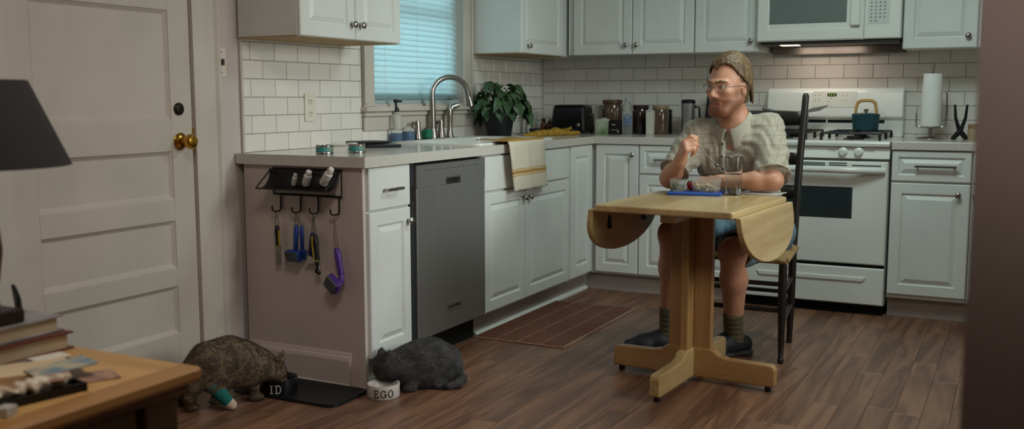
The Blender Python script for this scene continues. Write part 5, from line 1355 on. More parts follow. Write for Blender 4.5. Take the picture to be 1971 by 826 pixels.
for i in range(56):          # back of the head down to the nape
    az = -1.45+2.9*i/55; pts = []
    for j in range(9):
        u = j/8; ph = .25+1.45*u
        pts.append(HC+LT*(RE[0]*1.06*math.sin(ph)*math.sin(az))+FD*(CE[1]-RE[1]*1.06*math.sin(ph)*math.cos(az))+UPV*(CE[2]+RE[2]*1.06*math.cos(ph)))
    last = pts[-1]
    for j in (1, 2, 3): pts.append(last-UPV*.030*j+FD*(.008*j if j < 3 else .012)+LT*(-.006*j*math.sin(az)))
    strand(pts, .0075+rh.uniform(0, .003), .0028)
hair, HV = Hf.build('hair', M_hair, man, 0)
# shirt
SH = Field((1.36, -2.02, .48), (2.10, -1.40, 1.10), .0055)
SH.ell((1.752, -1.615, .86), (.178, .118, .17), None, .05)
SH.ell((1.765, -1.575, .70), (.168, .125, .16), None, .06)
SH.ell((1.768, -1.545, .575), (.178, .140, .09), None, .05)
SH.cap((1.745, -1.655, .985), (1.742, -1.670, 1.030), .092, .066, .05)
SH.cap(SR+np.array((.01, 0, .004)), SL+np.array((-.01, 0, .004)), .066, .068, .05)
SH.ell((1.66, -1.70, .87), (.085, .06, .10), None, .05); SH.ell((1.83, -1.70, .88), (.085, .06, .10), None, .05)
def sleeve(S, E, f, r0, r1, r2):
    e_ = S+(E-S)*f; m_ = S+(E-S)*.5*f
    SH.chain([S, m_, e_], [r0, r1, r2], .035)
    d = nrmz(E-S); SH.plane_cut(e_+d*.012, d, e_-.13, e_+.13, .004)
sleeve(SR, ER, .80, .066, .064, .064); sleeve(SL, EL, .88, .070, .070, .074)
SH.cap(hd(0, -.03, -.05), NB+np.array((0, 0, .012)), .058, .066, .008, True)       # neck opening
def wrinkle(X, Y, Z):
    u = X*.8+Z*1.2+Y*.5; v = X*1.1-Z*.9+Y*.7
    return .0040*np.sin(u*46+3*np.sin(v*19))*np.sin(v*23+1.2)+.0022*np.sin(u*95+4*np.sin(v*31))
SH.warp(wrinkle)
M_shirt = bpy.data.materials.new('checked_shirt'); M_shirt.use_nodes = True
nn, L, pb = nodes_of(M_shirt); pb.inputs['Roughness'].default_value = .85; pb.inputs['Sheen Weight'].default_value = .15
tc = nn.new('ShaderNodeTexCoord'); sp_ = nn.new('ShaderNodeSeparateXYZ'); L(tc.outputs['Object'], sp_.inputs[0])
def lines(sock, pitch, width, off=0.0):
    a = nn.new('ShaderNodeMath'); a.operation = 'ADD'; a.inputs[1].default_value = off+10; L(sock, a.inputs[0])
    m1 = nn.new('ShaderNodeMath'); m1.operation = 'MODULO'; m1.inputs[1].default_value = pitch; L(a.outputs[0], m1.inputs[0])
    m2 = nn.new('ShaderNodeMath'); m2.operation = 'LESS_THAN'; m2.inputs[1].default_value = width; L(m1.outputs[0], m2.inputs[0]); return m2.outputs[0]
mx1 = nn.new('ShaderNodeMath'); mx1.operation = 'MAXIMUM'; L(lines(sp_.outputs['X'], .031, .0026), mx1.inputs[0]); L(lines(sp_.outputs['Z'], .040, .0030), mx1.inputs[1])
nz = nn.new('ShaderNodeTexNoise'); nz.inputs['Scale'].default_value = 180; L(tc.outputs['Object'], nz.inputs['Vector'])
rp = nn.new('ShaderNodeValToRGB'); rp.color_ramp.elements[0].color = (*lin((142, 134, 118)), 1); rp.color_ramp.elements[1].color = (*lin((172, 163, 145)), 1); L(nz.outputs['Fac'], rp.inputs['Fac'])
mc = nn.new('ShaderNodeMix'); mc.data_type = 'RGBA'; mc.inputs[7].default_value = (*lin((96, 78, 66)), 1)
ms = nn.new('ShaderNodeMath'); ms.operation = 'MULTIPLY'; ms.inputs[1].default_value = .42; L(mx1.outputs[0], ms.inputs[0]); L(ms.outputs[0], mc.inputs[0])
L(rp.outputs['Color'], mc.inputs[6]); L(mc.outputs[2], pb.inputs['Base Color'])
bp = nn.new('ShaderNodeBump'); bp.inputs['Strength'].default_value = .2; bp.inputs['Distance'].default_value = .002; L(nz.outputs['Fac'], bp.inputs['Height']); L(bp.outputs[0], pb.inputs['Normal'])
shirt, SV = SH.build('shirt', M_shirt, man, 1)
# collar: two turned-down leaves meeting at the throat
M_collar = mat('collar_cloth', (164, 158, 142), .85, var=.08, scale=150)
NU = nrmz(hd(0, -.03, -.05)-NB); NF = nrmz(np.array((-.12, -1, 0))-NU*(np.array((-.12, -1, 0))@NU)); NL = np.cross(NU, NF); NL = NL if NL[0] > 0 else -NL
for s_ in (-1, 1):
    def colf(u, v):
        a = math.pi*(1-u)*.97+.10        # back of the neck to the throat
        fr_ = math.cos(a); front = max(0, fr_)
        w = 1-(2*abs(v-.35))**2 if v < .35 else 1-((v-.35)/.65)**2     # stand, fold, fall
        r_ = .066+.028*max(0, v-.2)/.8
        hgt = .040*(1-abs(v-.3)/.3) if v < .3 else .040-(.060+.030*front**2)*((v-.3)/.7)**1.2
        c_ = NB+NU*(.004+hgt-.046*front)
        p = c_+NF*(r_*fr_+.014*front)+NL*s_*(r_*math.sin(a)+.030*front**2*max(0, v-.3))
        return tuple(p)
    MB().grid(colf, 26, 10).build('collar', M_collar, shirt, smooth=True, solid=.004)
pts = [NB+NF*(.098)+NU*-.046]
M_btn = mat('shirt_button', (70, 62, 56), .4, var=.1)
def shirt_front(z):
    m_ = np.abs(SV[:, 2]-z) < .008; c_ = SV[m_]; xx = 1.708+(1.0-z)*.05
    c2 = c_[np.abs(c_[:, 0]-xx) < .02]
    return np.array((xx, c2[:, 1].min(), z))
pk = MB(); zz = np.linspace(.955, .80, 14); fr_pts = [shirt_front(z)+np.array((0, -.0015, 0)) for z in zz]
vs = []; fs = []
for p in fr_pts: vs += [tuple(p+np.array((-.013, .002, 0))), tuple(p+np.array((0, -.001, 0))), tuple(p+np.array((.013, .002, 0)))]
for i in range(len(fr_pts)-1):
    for j in range(2): fs.append((i*3+j, i*3+j+1, (i+1)*3+j+1, (i+1)*3+j))
pk.add(vs, fs).build('placket', M_collar, shirt, smooth=True, solid=.002)
for z in (.94, .885, .83):
    p = shirt_front(z); MB().lathe(Vector(p)+Vector((0, -.004, 0)), [(.0055, 0), (.0055, .0025), (.003, .003)], 12, axis=1).build('button', M_btn, shirt)
for (S, E, f, r) in ((SR, ER, .80, .066), (SL, EL, .88, .076)):
    e_ = S+(E-S)*f; d = nrmz(E-S); a = nrmz(np.cross(d, (0, 0, 1))); b = np.cross(d, a)
    MB().tube([Vector(e_+d*.008+(a*math.cos(t)+b*math.sin(t))*r*.985) for t in np.linspace(0, 2*math.pi, 28)[:-1]], .0042, 8, closed=True).build('cuff', M_collar, shirt, smooth=True)
# denim shorts
SO = Field((1.40, -2.08, .40), (2.06, -1.40, .68), .0055)
SO.ell((1.778, -1.545, .555), (.205, .145, .105), None, .04)
for (h_, k_) in ((HL, KL), (HR, KR)):
    k2 = h_+(k_-h_)*.93; SO.cap(h_, k2, .104, .082, .04); d = nrmz(k_-h_); SO.plane_cut(k2-d*.0, d, k2-.11, k2+.11, .004); SO.cap(k2-d*.05, k2+d*.06, .066, .074, .004, True)
SO.warp(lambda X, Y, Z: .0035*np.sin(X*70+3*np.sin(Y*30))*np.sin(Y*42+Z*30)+.002*np.sin(Y*110+X*40))
M_denim = mat('pale_denim', (112, 140, 152), .85, rgb2=(72, 98, 114), scale=26, bump=.3, bscale=300)
shorts, _ = SO.build('shorts', M_denim, man, 1)
for (h_, k_) in ((HL, KL), (HR, KR)):
    k2 = h_+(k_-h_)*.925; d = nrmz(k_-h_); a = nrmz(np.cross(d, (0, 0, 1))); b = np.cross(d, a)
    MB().tube([Vector(k2+(a*math.cos(t)+b*math.sin(t))*.0790) for t in np.linspace(0, 2*math.pi, 28)[:-1]], .005, 8, closed=True).build('hem', mat('frayed_hem', (150, 166, 168), .9, var=.2, scale=90), shorts, smooth=True)
# socks and shoes
M_sock = mat('olive_sock', (98, 88, 68), .95, var=.15, scale=120, bump=.4, bscale=250)
M_shoe = mat('dark_sneaker', (30, 31, 36), .6, var=.25, scale=40); M_sole = mat('sneaker_sole', (52, 50, 50), .7, var=.1)
for (k_, a_, toe) in ((KL, AL, np.array((-.62, -.78, 0))), (KR, AR, np.array((-.86, -.50, 0)))):
    td = nrmz(toe); sd = np.array((-td[1], td[0], 0))
    g_ = np.array((a_[0], a_[1], 0.0)); sh_up = nrmz(k_-a_)
    SK = Field(g_+np.array((-.16, -.16, .02)), g_+np.array((.16, .16, .24)), .004)
    SK.cap(a_+sh_up*.12, a_, .045, .041, .02); SK.cap(a_, a_+td*.03-np.array((0, 0, .03)), .041, .038, .02)
    SK.warp(lambda X, Y, Z: .0016*np.sin(Z*260)); SK.build('sock', M_sock, man, 1)
    SF = Field(g_+np.array((-.24, -.24, 0)), g_+np.array((.24, .24, .14)), .004)
    he, bl_, to = g_-td*.055, g_+td*.11, g_+td*.175
    SF.chain([he+np.array((0, 0, .048)), g_+td*.04+np.array((0, 0, .058)), bl_+np.array((0, 0, .044)), to+np.array((0, 0, .036))], [.040, .044, .040, .030], .03)
    SF.cap(bl_+sd*.010+np.array((0, 0, .036)), bl_-sd*.010+np.array((0, 0, .036)), .038, .038, .02)
    SF.plane_cut(g_+np.array((0, 0, .016)), (0, 0, -1), g_-.3, g_+.3, .004)
    shoe, _ = SF.build('shoe', M_shoe, man, 1)
    SO2 = Field(g_+np.array((-.24, -.24, -.01)), g_+np.array((.24, .24, .06)), .004)
    for (c_, rr_) in ((he, .044), (g_+td*.05, .042), (bl_, .049), (to-td*.005, .036)): SO2.ell(c_+np.array((0, 0, .012)), (rr_, rr_, .016), None, .02)
    SO2.chain([he+np.array((0, 0, .013)), bl_+np.array((0, 0, .013)), to+np.array((0, 0, .013))], [.013, .013, .013], .05)
    SO2.plane_cut(g_+np.array((0, 0, .003)), (0, 0, -1), g_-.3, g_+.3, .002)
    SO2.build('sole', M_sole, shoe, 1)
    for k in range(4):
        c_ = g_+td*(.045+.022*k)+np.array((0, 0, .097-.0075*k))
        MB().tube([Vector(c_+sd*.022-np.array((0, 0, .006))), Vector(c_+np.array((0, 0, .003))), Vector(c_-sd*.022-np.array((0, 0, .006)))], .0028, 6).build('lace', mat('grey_lace', (92, 92, 96), .8, var=.1), shoe, smooth=True)
# eyeglasses
gls = thing('eyeglasses', 'thin wire-rimmed eyeglasses on the seated man', 'glasses', Vector(hd(0, .10, .01)))
M_lens = bpy.data.materials.new('thin_lens'); M_lens.use_nodes = True
nn, L, pb = nodes_of(M_lens); pb.inputs['Roughness'].default_value = .03; pb.inputs['Base Color'].default_value = (.9, .92, .92, 1)
tp_ = nn.new('ShaderNodeBsdfTransparent'); nzl = nn.new('ShaderNodeTexNoise'); mrl = nn.new('ShaderNodeMapRange'); mrl.inputs['To Min'].default_value = .93; mrl.inputs['To Max'].default_value = .96; L(nzl.outputs['Fac'], mrl.inputs['Value'])
mxl = nn.new('ShaderNodeMixShader'); L(mrl.outputs[0], mxl.inputs[0]); L(pb.outputs[0], mxl.inputs[1]); L(tp_.outputs[0], mxl.inputs[2]); L(mxl.outputs[0], nn['Material Output'].inputs['Surface'])
M_wire = mat('thin_gold_wire', (110, 98, 84), .4, .8, var=.1)
for s_ in (-1, 1):
    ringp = [Vector(hd(s_*(.033+.0245*math.cos(t)), .1085-.35*max(0, .0245*math.cos(t)), .008+.0175*math.sin(t))) for t in np.linspace(0, 2*math.pi, 29)[:-1]]
    rim = MB().tube(ringp, .0009, 6, closed=True).build('rim', M_wire, gls, smooth=True)
    MB().add(ringp, [tuple(range(28))]).build('lens', M_lens, rim)
    MB().tube([Vector(hd(s_*.0575, .100, .012)), Vector(hd(s_*.074, .085, .014)), Vector(hd(s_*.088, .0, .014)), Vector(hd(s_*.086, -.018, -.004))], .0012, 6).build('temple', M_wire, gls)
MB().tube([Vector(hd(-.009, .1095, .010)), Vector(hd(0, .1135, .013)), Vector(hd(.009, .1095, .010))], .0012, 6).build('bridge', M_wire, gls)
# fork in his right hand
GP = (tipsR[0]+thR[-1])/2
tipF = A3(PY(1391, 326, -2.00)); fd = nrmz(tipF-GP)
M_fork = mat('dull_steel', (120, 114, 106), .35, .9, var=.1)
fk = thing('fork', "steel fork held in the man's raised hand", 'fork', Vector(GP))
up_ = nrmz(np.array((0, 0, 1))-fd*fd[2]); sd_ = np.cross(fd, up_)
MB().tube([Vector(GP-fd*.040+up_*.002), Vector(GP), Vector(GP+(tipF-GP)*.45-up_*.008), Vector(GP+(tipF-GP)*.72-up_*.006)], [.0034, .0026, .0020, .0022], 8).build('handle', M_fork, fk, smooth=True)
nk = GP+(tipF-GP)*.72-up_*.006
MB().tube([Vector(nk), Vector(nk+fd*.010), Vector(nk+fd*.022)], [.0028, .007, .0095], 10).build('head', M_fork, fk, smooth=True)
for k in range(4):
    o_ = sd_*(k-1.5)*.0052; MB().tube([Vector(nk+fd*.018+o_), Vector(nk+fd*.04+o_-up_*.003), Vector(nk+fd*.058+o_)], [.0019, .0016, .0009], 6).build('tine', M_fork, fk)
# ------------------------------------------------------------------ cats
def fur(V, o, parent, mt, n, ln, flow, wd=.0011, seed=1, avoid=None):
    me = o.data; rf = np.random.RandomState(seed); off = np.array(wloc(parent))
    me.calc_loop_triangles(); P = len(me.polygons)
    c = np.empty(P*3); me.polygons.foreach_get('center', c); c = c.reshape(-1, 3)
    nr = np.empty(P*3); me.polygons.foreach_get('normal', nr); nr = nr.reshape(-1, 3)
    pick = rf.randint(0, P, n); c = c[pick]; nr = nr[pick]
    if avoid is not None:
        k = ~avoid(c+off); c, nr = c[k], nr[k]
    n = len(c); fl = np.array([flow(p) for p in (c+off)])
    fl = fl-nr*(fl*nr).sum(1)[:, None]; fl /= np.linalg.norm(fl, axis=1)[:, None]+1e-6
    d = fl*.9+nr*.38+rf.normal(0, .16, (n, 3)); d /= np.linalg.norm(d, axis=1)[:, None]
    s = np.cross(d, nr); s /= np.linalg.norm(s, axis=1)[:, None]+1e-6
    L_ = ln*rf.uniform(.6, 1.2, n)[:, None]
    a, b, t = c-s*wd-nr*.001, c+s*wd-nr*.001, c+d*L_
    vs = np.stack([a, b, t], 1).reshape(-1, 3)
    m = bpy.data.meshes.new('fur'); m.vertices.add(len(vs)); m.vertices.foreach_set('co', vs.astype(np.float32).ravel())
    m.loops.add(3*n); m.loops.foreach_set('vertex_index', np.arange(3*n, dtype=np.int32)); m.polygons.add(n); m.polygons.foreach_set('loop_start', np.arange(0, 3*n, 3, dtype=np.int32))
    m.update(calc_edges=True); m.materials.append(mt)
    f_ = bpy.data.objects.new('fur', m); COL.objects.link(f_); f_.parent = parent; f_['kind'] = 'stuff'
    return f_
def p_(px, py, y): return A3(PY(px, py, y))
def g_(px, py, z=.012): return A3(PZ(px, py, z))
# tabby
M_tab = bpy.data.materials.new('tabby_fur'); M_tab.use_nodes = True
nn, L, pb = nodes_of(M_tab); pb.inputs['Roughness'].default_value = .8
tc = nn.new('ShaderNodeTexCoord'); mp = nn.new('ShaderNodeMapping'); mp.inputs['Rotation'].default_value = (0, .3, .9); L(tc.outputs['Object'], mp.inputs['Vector'])
wv = nn.new('ShaderNodeTexWave'); wv.inputs['Scale'].default_value = 7; wv.inputs['Distortion'].default_value = 14; wv.inputs['Detail'].default_value = 6; wv.inputs['Detail Scale'].default_value = 3.0; wv.inputs['Detail Roughness'].default_value = .75; L(mp.outputs[0], wv.inputs['Vector'])
rp = nn.new('ShaderNodeValToRGB'); e = rp.color_ramp.elements
e[0].position = .1; e[0].color = (*lin((74, 62, 50)), 1); e[1].position = .8; e[1].color = (*lin((122, 102, 78)), 1); x_ = e.new(.45); x_.color = (*lin((98, 82, 64)), 1)
L(wv.outputs['Fac'], rp.inputs['Fac']); L(rp.outputs['Color'], pb.inputs['Base Color'])
cat = thing('tabby_cat', 'brown tabby cat with a teal bandaged hind leg eating from the black bowl', 'cat', Vector((.25, -3.33, 0)))
F1 = Field((-.02, -3.60, 0), (.52, -3.02, .32), .004)
sp1 = [p_(382, 712, -3.43), p_(402, 698, -3.40), p_(440, 692, -3.33), p_(472, 697, -3.27), p_(500, 704, -3.215), p_(520, 712, -3.175)]
F1.chain(sp1, [.056, .070, .080, .070, .055, .042], .03)
F1.ell(p_(425, 722, -3.36), (.066, .068, .060), None, .03)       # haunch
F1.ell(p_(470, 722, -3.28), (.058, .058, .048), None, .03)       # belly
hc = p_(531, 714, -3.175); face = nrmz((.55, .48, -.62)); upc = nrmz(np.array((0, 0, 1))-face*face[2]); sdc = np.cross(face, upc)
Rc = np.stack([sdc, face, upc])
F1.ell(hc, (.040, .043, .036), Rc, .02); F1.ell(hc+face*.036-upc*.008, (.021, .018, .015), Rc, .012)
for s_ in (-1, 1):
    eb = hc+sdc*s_*.026+upc*.028-face*.010
    F1.chain([eb, eb+sdc*s_*.007+upc*.022+np.array((0, 0, .006)), eb+sdc*s_*.010+upc*.034+np.array((0, 0, .012))], [.014, .009, .0035], .006)
# hind leg nearest the desk
def leg(F_, pts, rs, paw, k=.012, dirv=(.6, .6, 0)):
    F_.chain(pts, rs, k); d = nrmz(dirv); F_.ell(np.array(paw)+d*.012+np.array((0, 0, .003)), (.019, .023, .014), np.stack([np.cross(d, (0, 0, 1)), d, (0, 0, 1)]), .008)
w = g_(366, 786); leg(F1, [p_(388, 722, -3.44), p_(376, 742, -3.46), p_(366, 765, -3.475), w], [.045, .030, .020, .016], w, dirv=(.5, .4, 0))
kn = p_(412, 744, -3.415); cf = g_(446, 782, .014)
F1.chain([p_(420, 724, -3.39), kn], [.05, .030], .02); F1.chain([kn, kn+(cf-kn)*.5, cf], [.026, .019, .015], .012)
w = g_(412, 772); leg(F1, [p_(440, 730, -3.31), p_(425, 750, -3.30), w], [.030, .020, .015], w)
w = g_(490, 766); leg(F1, [p_(492, 712, -3.225), p_(490, 735, -3.225), w], [.036, .022, .0155], w)
w = g_(472, 752); leg(F1, [p_(500, 715, -3.18), p_(480, 738, -3.17), w], [.03, .020, .0155], w)
F1.chain([p_(372, 708, -3.45), p_(352, 730, -3.47), p_(345, 760, -3.45), p_(352, 782, -3.38)], [.028, .018, .016, .012], .015)  # tail
F1.plane_cut((0, 0, .001), (0, 0, -1), (-.1, -3.7, -.02), (.6, -2.9, .02), .002)
body1, V1 = F1.build('body', M_tab, cat, 2, None)
hx1 = sp1[0]-sp1[-1]
fl1 = nrmz(hx1)
fur(V1, body1, cat, M_tab, 26000, .012, lambda p: fl1+np.array((0, 0, -.5 if p[2] < .12 else -.1)), seed=3, avoid=lambda P: (np.linalg.norm(P-(kn+cf)/2, axis=1) < .055))
for s_ in (-1, 1):
    MB().ell(Vector(hc+face*.034+sdc*s_*.019+upc*.010), .006).build('eye', mat('cat_eye', (58, 60, 30), .1, var=.1), cat, smooth=True)
    eb = hc+sdc*s_*.026+upc*.028-face*.004
    MB().tube([Vector(eb+face*.006), Vector(eb+sdc*s_*.007+upc*.020+face*.005)], [.008, .003], 8).build('inner_ear', mat('ear_pink', (126, 92, 80), .7, var=.1), cat, smooth=True)
MB().ell(Vector(hc+face*.052-upc*.004), .005).build('nose', mat('cat_nose', (110, 66, 58), .4, var=.1), cat, smooth=True)
FB = Field(np.minimum(kn, cf)-.05, np.maximum(kn, cf)+.05, .0028)
d_ = nrmz(cf-kn); FB.chain([kn-d_*.004, kn+(cf-kn)*.35, kn+(cf-kn)*.70], [.032, .0245, .0225], .01)
FB.warp(lambda X, Y, Z: .0012*np.sin(((X-kn[0])*d_[0]+(Y-kn[1])*d_[1]+(Z-kn[2])*d_[2])*620))
FB.plane_cut(kn-d_*.018, -d_, kn-.06, kn+.06, .003)
wrap, _ = FB.build('bandage', mat('teal_bandage', (24, 104, 98), .85, var=.15, scale=90), cat, 1); wrap['label'] = 'teal bandage wrapped round the hind leg'
FB = Field(cf-.06, cf+.06, .0026); FB.chain([kn+(cf-kn)*.72, cf+np.array((0, 0, .004))], [.0215, .0195], .006)
FB.plane_cut((0, 0, .001), (0, 0, -1), cf-.06, cf+.06, .002)
FB.build('foot_pad', mat('gauze_white', (206, 178, 160), .9, var=.1, scale=80), wrap, 1)
# grey cat
M_gry = mat('grey_fur', (84, 80, 80), .85, rgb2=(56, 54, 55), scale=22, stretch=(1, 1, 1.5))
cat2 = thing('grey_cat', 'plump dark grey cat crouching over the white bowl', 'cat', Vector((.86, -2.80, 0)))
F2 = Field((.60, -3.06, 0), (1.14, -2.50, .30), .004)
sp2 = [p_(852, 700, -2.70), p_(828, 696, -2.74), p_(800, 700, -2.80), p_(775, 706, -2.85), p_(757, 708, -2.895)]
F2.chain(sp2, [.078, .088, .080, .066, .052], .03)
F2.ell(p_(848, 718, -2.70), (.082, .080, .070), None, .03); F2.ell(p_(815, 725, -2.78), (.075, .075, .052), None, .03)
hc2 = p_(741, 704, -2.915); face2 = nrmz((-.12, -.30, -.85)); up2 = nrmz(np.array((-.55, -.75, .25))-face2*(np.array((-.55, -.75, .25))@face2)); sd2 = np.cross(face2, up2); R2 = np.stack([sd2, face2, up2])
F2.ell(hc2, (.052, .050, .046), R2, .025); F2.ell(hc2+face2*.036+up2*.006, (.024, .020, .019), R2, .015)
for s_ in (-1, 1):
    eb = hc2+sd2*s_*.030-face2*.028+up2*.016
    F2.chain([eb, eb+sd2*s_*.010-face2*.020, eb+sd2*s_*.014-face2*.032], [.017, .011, .004], .006)
w = g_(792, 748); leg(F2, [p_(785, 715, -2.865), p_(792, 732, -2.86), w], [.036, .023, .018], w, dirv=(-.4, -.7, 0))
w = g_(768, 735); leg(F2, [p_(765, 715, -2.87), p_(766, 725, -2.87), w], [.033, .022, .017], w, dirv=(-.4, -.7, 0))
w = g_(850, 742); leg(F2, [p_(850, 722, -2.73), p_(848, 735, -2.74), w], [.045, .028, .019], w, dirv=(-.4, -.8, 0))
F2.chain([p_(868, 722, -2.66), p_(888, 728, -2.70), p_(880, 738, -2.76), p_(862, 743, -2.80)], [.025, .018, .016, .012], .012)
F2.plane_cut((0, 0, .001), (0, 0, -1), (.5, -3.1, -.02), (1.2, -2.4, .02), .002)
body2, V2 = F2.build('body', M_gry, cat2, 2)
fl2 = nrmz(sp2[0]-sp2[-1])
fur(V2, body2, cat2, M_gry, 26000, .013, lambda p: fl2+np.array((0, 0, -.5 if p[2] < .12 else -.1)), seed=4)
for s_ in (-1, 1): MB().ell(Vector(hc2+face2*.020+sd2*s_*.024+up2*.032), .006).build('eye', MATS['cat_eye'], cat2, smooth=True)
# ------------------------------------------------------------------ yellow rubber cloth on the worktop
GL = Field((.22, -1.12, CH-.01), (.60, -.30, CH+.08), .0045)
zg = CH+.012
gpts = [(.40, -1.060, zg), (.39, -.95, zg), (.375, -.84, zg+.002), (.36, -.74, zg+.002), (.36, -.66, zg)]
GL.chain(gpts, [.012, .018, .020, .018, .020], .02)
GL.chain([(.36, -.66, zg), (.38, -.60, zg+.004), (.42, -.55, zg+.002)], [.022, .026, .020], .02)
for (a, b_, c_) in (((.40, -.56, zg), (.42, -.49, zg), (.425, -.44, zg+.002)), ((.39, -.57, zg), (.385, -.48, zg+.010), (.40, -.43, zg+.026)), ((.43, -.57, zg), (.46, -.51, zg), (.47, -.47, zg))):
    GL.chain([a, b_, c_], [.014, .012, .009], .012)
GL.warp(lambda X, Y, Z: .004*np.sin(Y*95+2*np.sin(X*60))*np.sin(X*70+Z*40))
GL.plane_cut((0, 0, CH+.0005), (0, 0, -1), (.1, -1.3, CH-.02), (.7, -.2, CH+.03), .002)
yg, _ = GL.build('yellow_cloth', mat('mustard_cloth', (168, 132, 40), .75, var=.25, scale=50), None, 1, (.39, -.8, CH))
tag(yg, 'crumpled mustard yellow cloth strip along the worktop behind the towel', 'cloth')
# ------------------------------------------------------------------ desk in the left foreground
DZ = .62; DX1, DYB = 1.472, -4.655; DX0, DYF = .72, -5.75
dk = thing('side_desk', 'oak side desk with drawer in the left foreground', 'desk', (1.1, -5.2, 0))
b_ = MB()
nb = 5
for k in range(nb):
    y0 = DYF+(DYB-DYF)*k/nb; y1 = DYF+(DYB-DYF)*(k+1)/nb
    MB().box(DX0, DX1-.05, y0+.0008, y1-.0008, DZ-.028, DZ).build('top_board', M_desk, dk, bevel=.0015)
M_desky = wood('oiled_oak_edge', (134, 92, 46), (176, 128, 72), 1, 5, .4, ring=6)
MB().prism([(DX1-.05, DZ-.028), (DX1-.006, DZ-.028), (DX1, DZ-.020), (DX1, DZ-.006), (DX1-.006, DZ), (DX1-.05, DZ)], lambda u, v, h: (u, h, v), DYF, DYB).build('edge_board', M_desky, dk)
MB().prism([(DX1-.045, DZ-.055), (DX1-.026, DZ-.052), (DX1-.014, DZ-.040), (DX1-.012, DZ-.028), (DX1-.045, DZ-.028)], lambda u, v, h: (u, h, v), DYF+.02, DYB-.02).build('edge_moulding', M_deskd, dk)
for (x, y) in ((DX1-.075, DYB-.065), (DX1-.075, DYF+.065), (DX0+.06, DYB-.065), (DX0+.06, DYF+.065)):
    MB().box(x-.035, x+.035, y-.04, y+.04, 0, DZ-.028).build('leg', M_deskd, dk, bevel=.004)
MB().box(DX0+.06, DX1-.07, DYB-.05, DYB-.03, .10, DZ-.028).build('end_panel', M_deskd, dk)
MB().box(DX0+.03, DX0+.05, DYF+.05, DYB-.05, .10, DZ-.028).build('back_panel', M_deskd, dk)
MB().box(DX0+.05, DX1-.065, DYF+.05, DYB-.05, .10, .12).build('bottom_board', M_deskd, dk)
for i, (z0, z1) in enumerate(((.40, DZ-.065), (.13, .385))):
    for (y0, y1) in ((DYF+.11, (DYF+DYB)/2-.01), ((DYF+DYB)/2+.01, DYB-.115)):
        dw = MB().nest(y0, y1, z0, z1, [(0, -.03), (0, .0), (.03, .0), (.036, -.008)], fX(DX1-.055)).build('drawer', M_deskd, dk)
        if i == 0 or True:
            ym = (y0+y1)/2
            kb = MB().lathe((DX1-.063, ym, (z0+z1)/2), [(.008, 0), (.008, .012), (.016, .018), (.016, .026), (.006, .030)], 16, axis=0).build('knob', mat('aged_bronze', (70, 58, 40), .35, .8, var=.2), dw, smooth=True)
# books under the lamp
def book(label, c, hx_, hy_, z0, hh, ang, cover, page):
    t_ = thing('book', label, 'book', (c[0], c[1], z0), 'books under the lamp')
    a = Vector((math.cos(ang), math.sin(ang), 0)); b2 = Vector((-math.sin(ang), math.cos(ang), 0)); C_ = Vector((c[0], c[1], 0))
    MB().obox(C_+Vector((0, 0, z0+hh/2))-a*.004, a*(hx_-.008), b2*(hy_-.005), (0, 0, hh/2-.0035)).build('pages', page, t_)
    for zz in (z0+.0018, z0+hh-.0018): MB().obox(C_+Vector((0, 0, zz)), a*hx_, b2*hy_, (0, 0, .0017)).build('cover', cover, t_)
    MB().obox(C_+Vector((0, 0, z0+hh/2))+b2*(hy_-.0018), a*hx_, b2*.0018, (0, 0, hh/2)).build('spine', cover, t_)
    return t_
M_page = mat('book_pages', (214, 196, 164), .85, rgb2=(180, 158, 126), scale=160, stretch=(.05, .05, 6))
HP = math.pi/2
book('thick red-brown book at the bottom of the pair under the lamp', (1.010, -4.815), .150, .115, DZ+.0005, .036, HP, mat('maroon_cover', (98, 46, 38), .5, var=.12), M_page)
book('pale grey covered book on top of the pair under the lamp', (.992, -4.822), .150, .112, DZ+.037, .033, HP+.02, mat('grey_cover', (170, 168, 166), .5, rgb2=(120, 116, 118), scale=9), M_page)
BZ = DZ+.0705
lx, ly = 1.025, -4.815
lm = thing('table_lamp', 'unlit table lamp with dark tapered shade at the left edge', 'lamp', (lx, ly, BZ))
M_lbase = mat('dark_walnut', (46, 28, 22), .4, var=.2, scale=20)
M_shade = mat('charcoal_shade', (42, 38, 37), .9, var=.1, scale=200, bump=.2, bscale=400)
MB().box(lx-.065, lx+.065, ly-.065, ly+.065, BZ, BZ+.028).build('base', M_lbase, lm, bevel=.004)
MB().lathe((lx, ly, BZ+.028), [(.045, 0), (.048, .01), (.040, .02), (.050, .06), (.058, .12), (.054, .17), (.034, .22), (.018, .25), (.018, .28), (.010, .29), (.008, .36)], 18).build('post', mat('lamp_post_wood', (92, 52, 28), .4, var=.2, scale=20), lm, smooth=True)
zs0, zs1, r0, r1 = 1.010, 1.180, .195, .121
sh = MB().lathe((lx, ly, 0), [(r0, zs0), (r1, zs1), (r1-.003, zs1), (r0-.003, zs0)], 40).build('shade', M_shade, lm, smooth=True)
sh.data.polygons[len(sh.data.polygons)-1]
bm = bmesh.new(); bm.from_mesh(sh.data); bmesh.ops.delete(bm, geom=[f for f in bm.faces if len(f.verts) > 4], context='FACES_ONLY'); bm.to_mesh(sh.data); bm.free()
for a in (0, 2.094, 4.189): MB().tube([(lx, ly, zs1-.01), (lx+(r1-.002)*math.cos(a), ly+(r1-.002)*math.sin(a), zs1-.006)], .0015, 6).build('spider_wire', M_chrome, lm)
MB().lathe((lx, ly, zs0+.03), [(.012, 0), (.014, .01), (.028, .05), (.024, .08), (.006, .095)], 16).build('bulb', mat('unlit_bulb', (225, 222, 215), .3, var=.02), lm, smooth=True)
MB().tube([(lx, ly, zs1-.012), (lx, ly, zs1+.012)], [.004, .007], 10).build('finial', M_brass, lm)
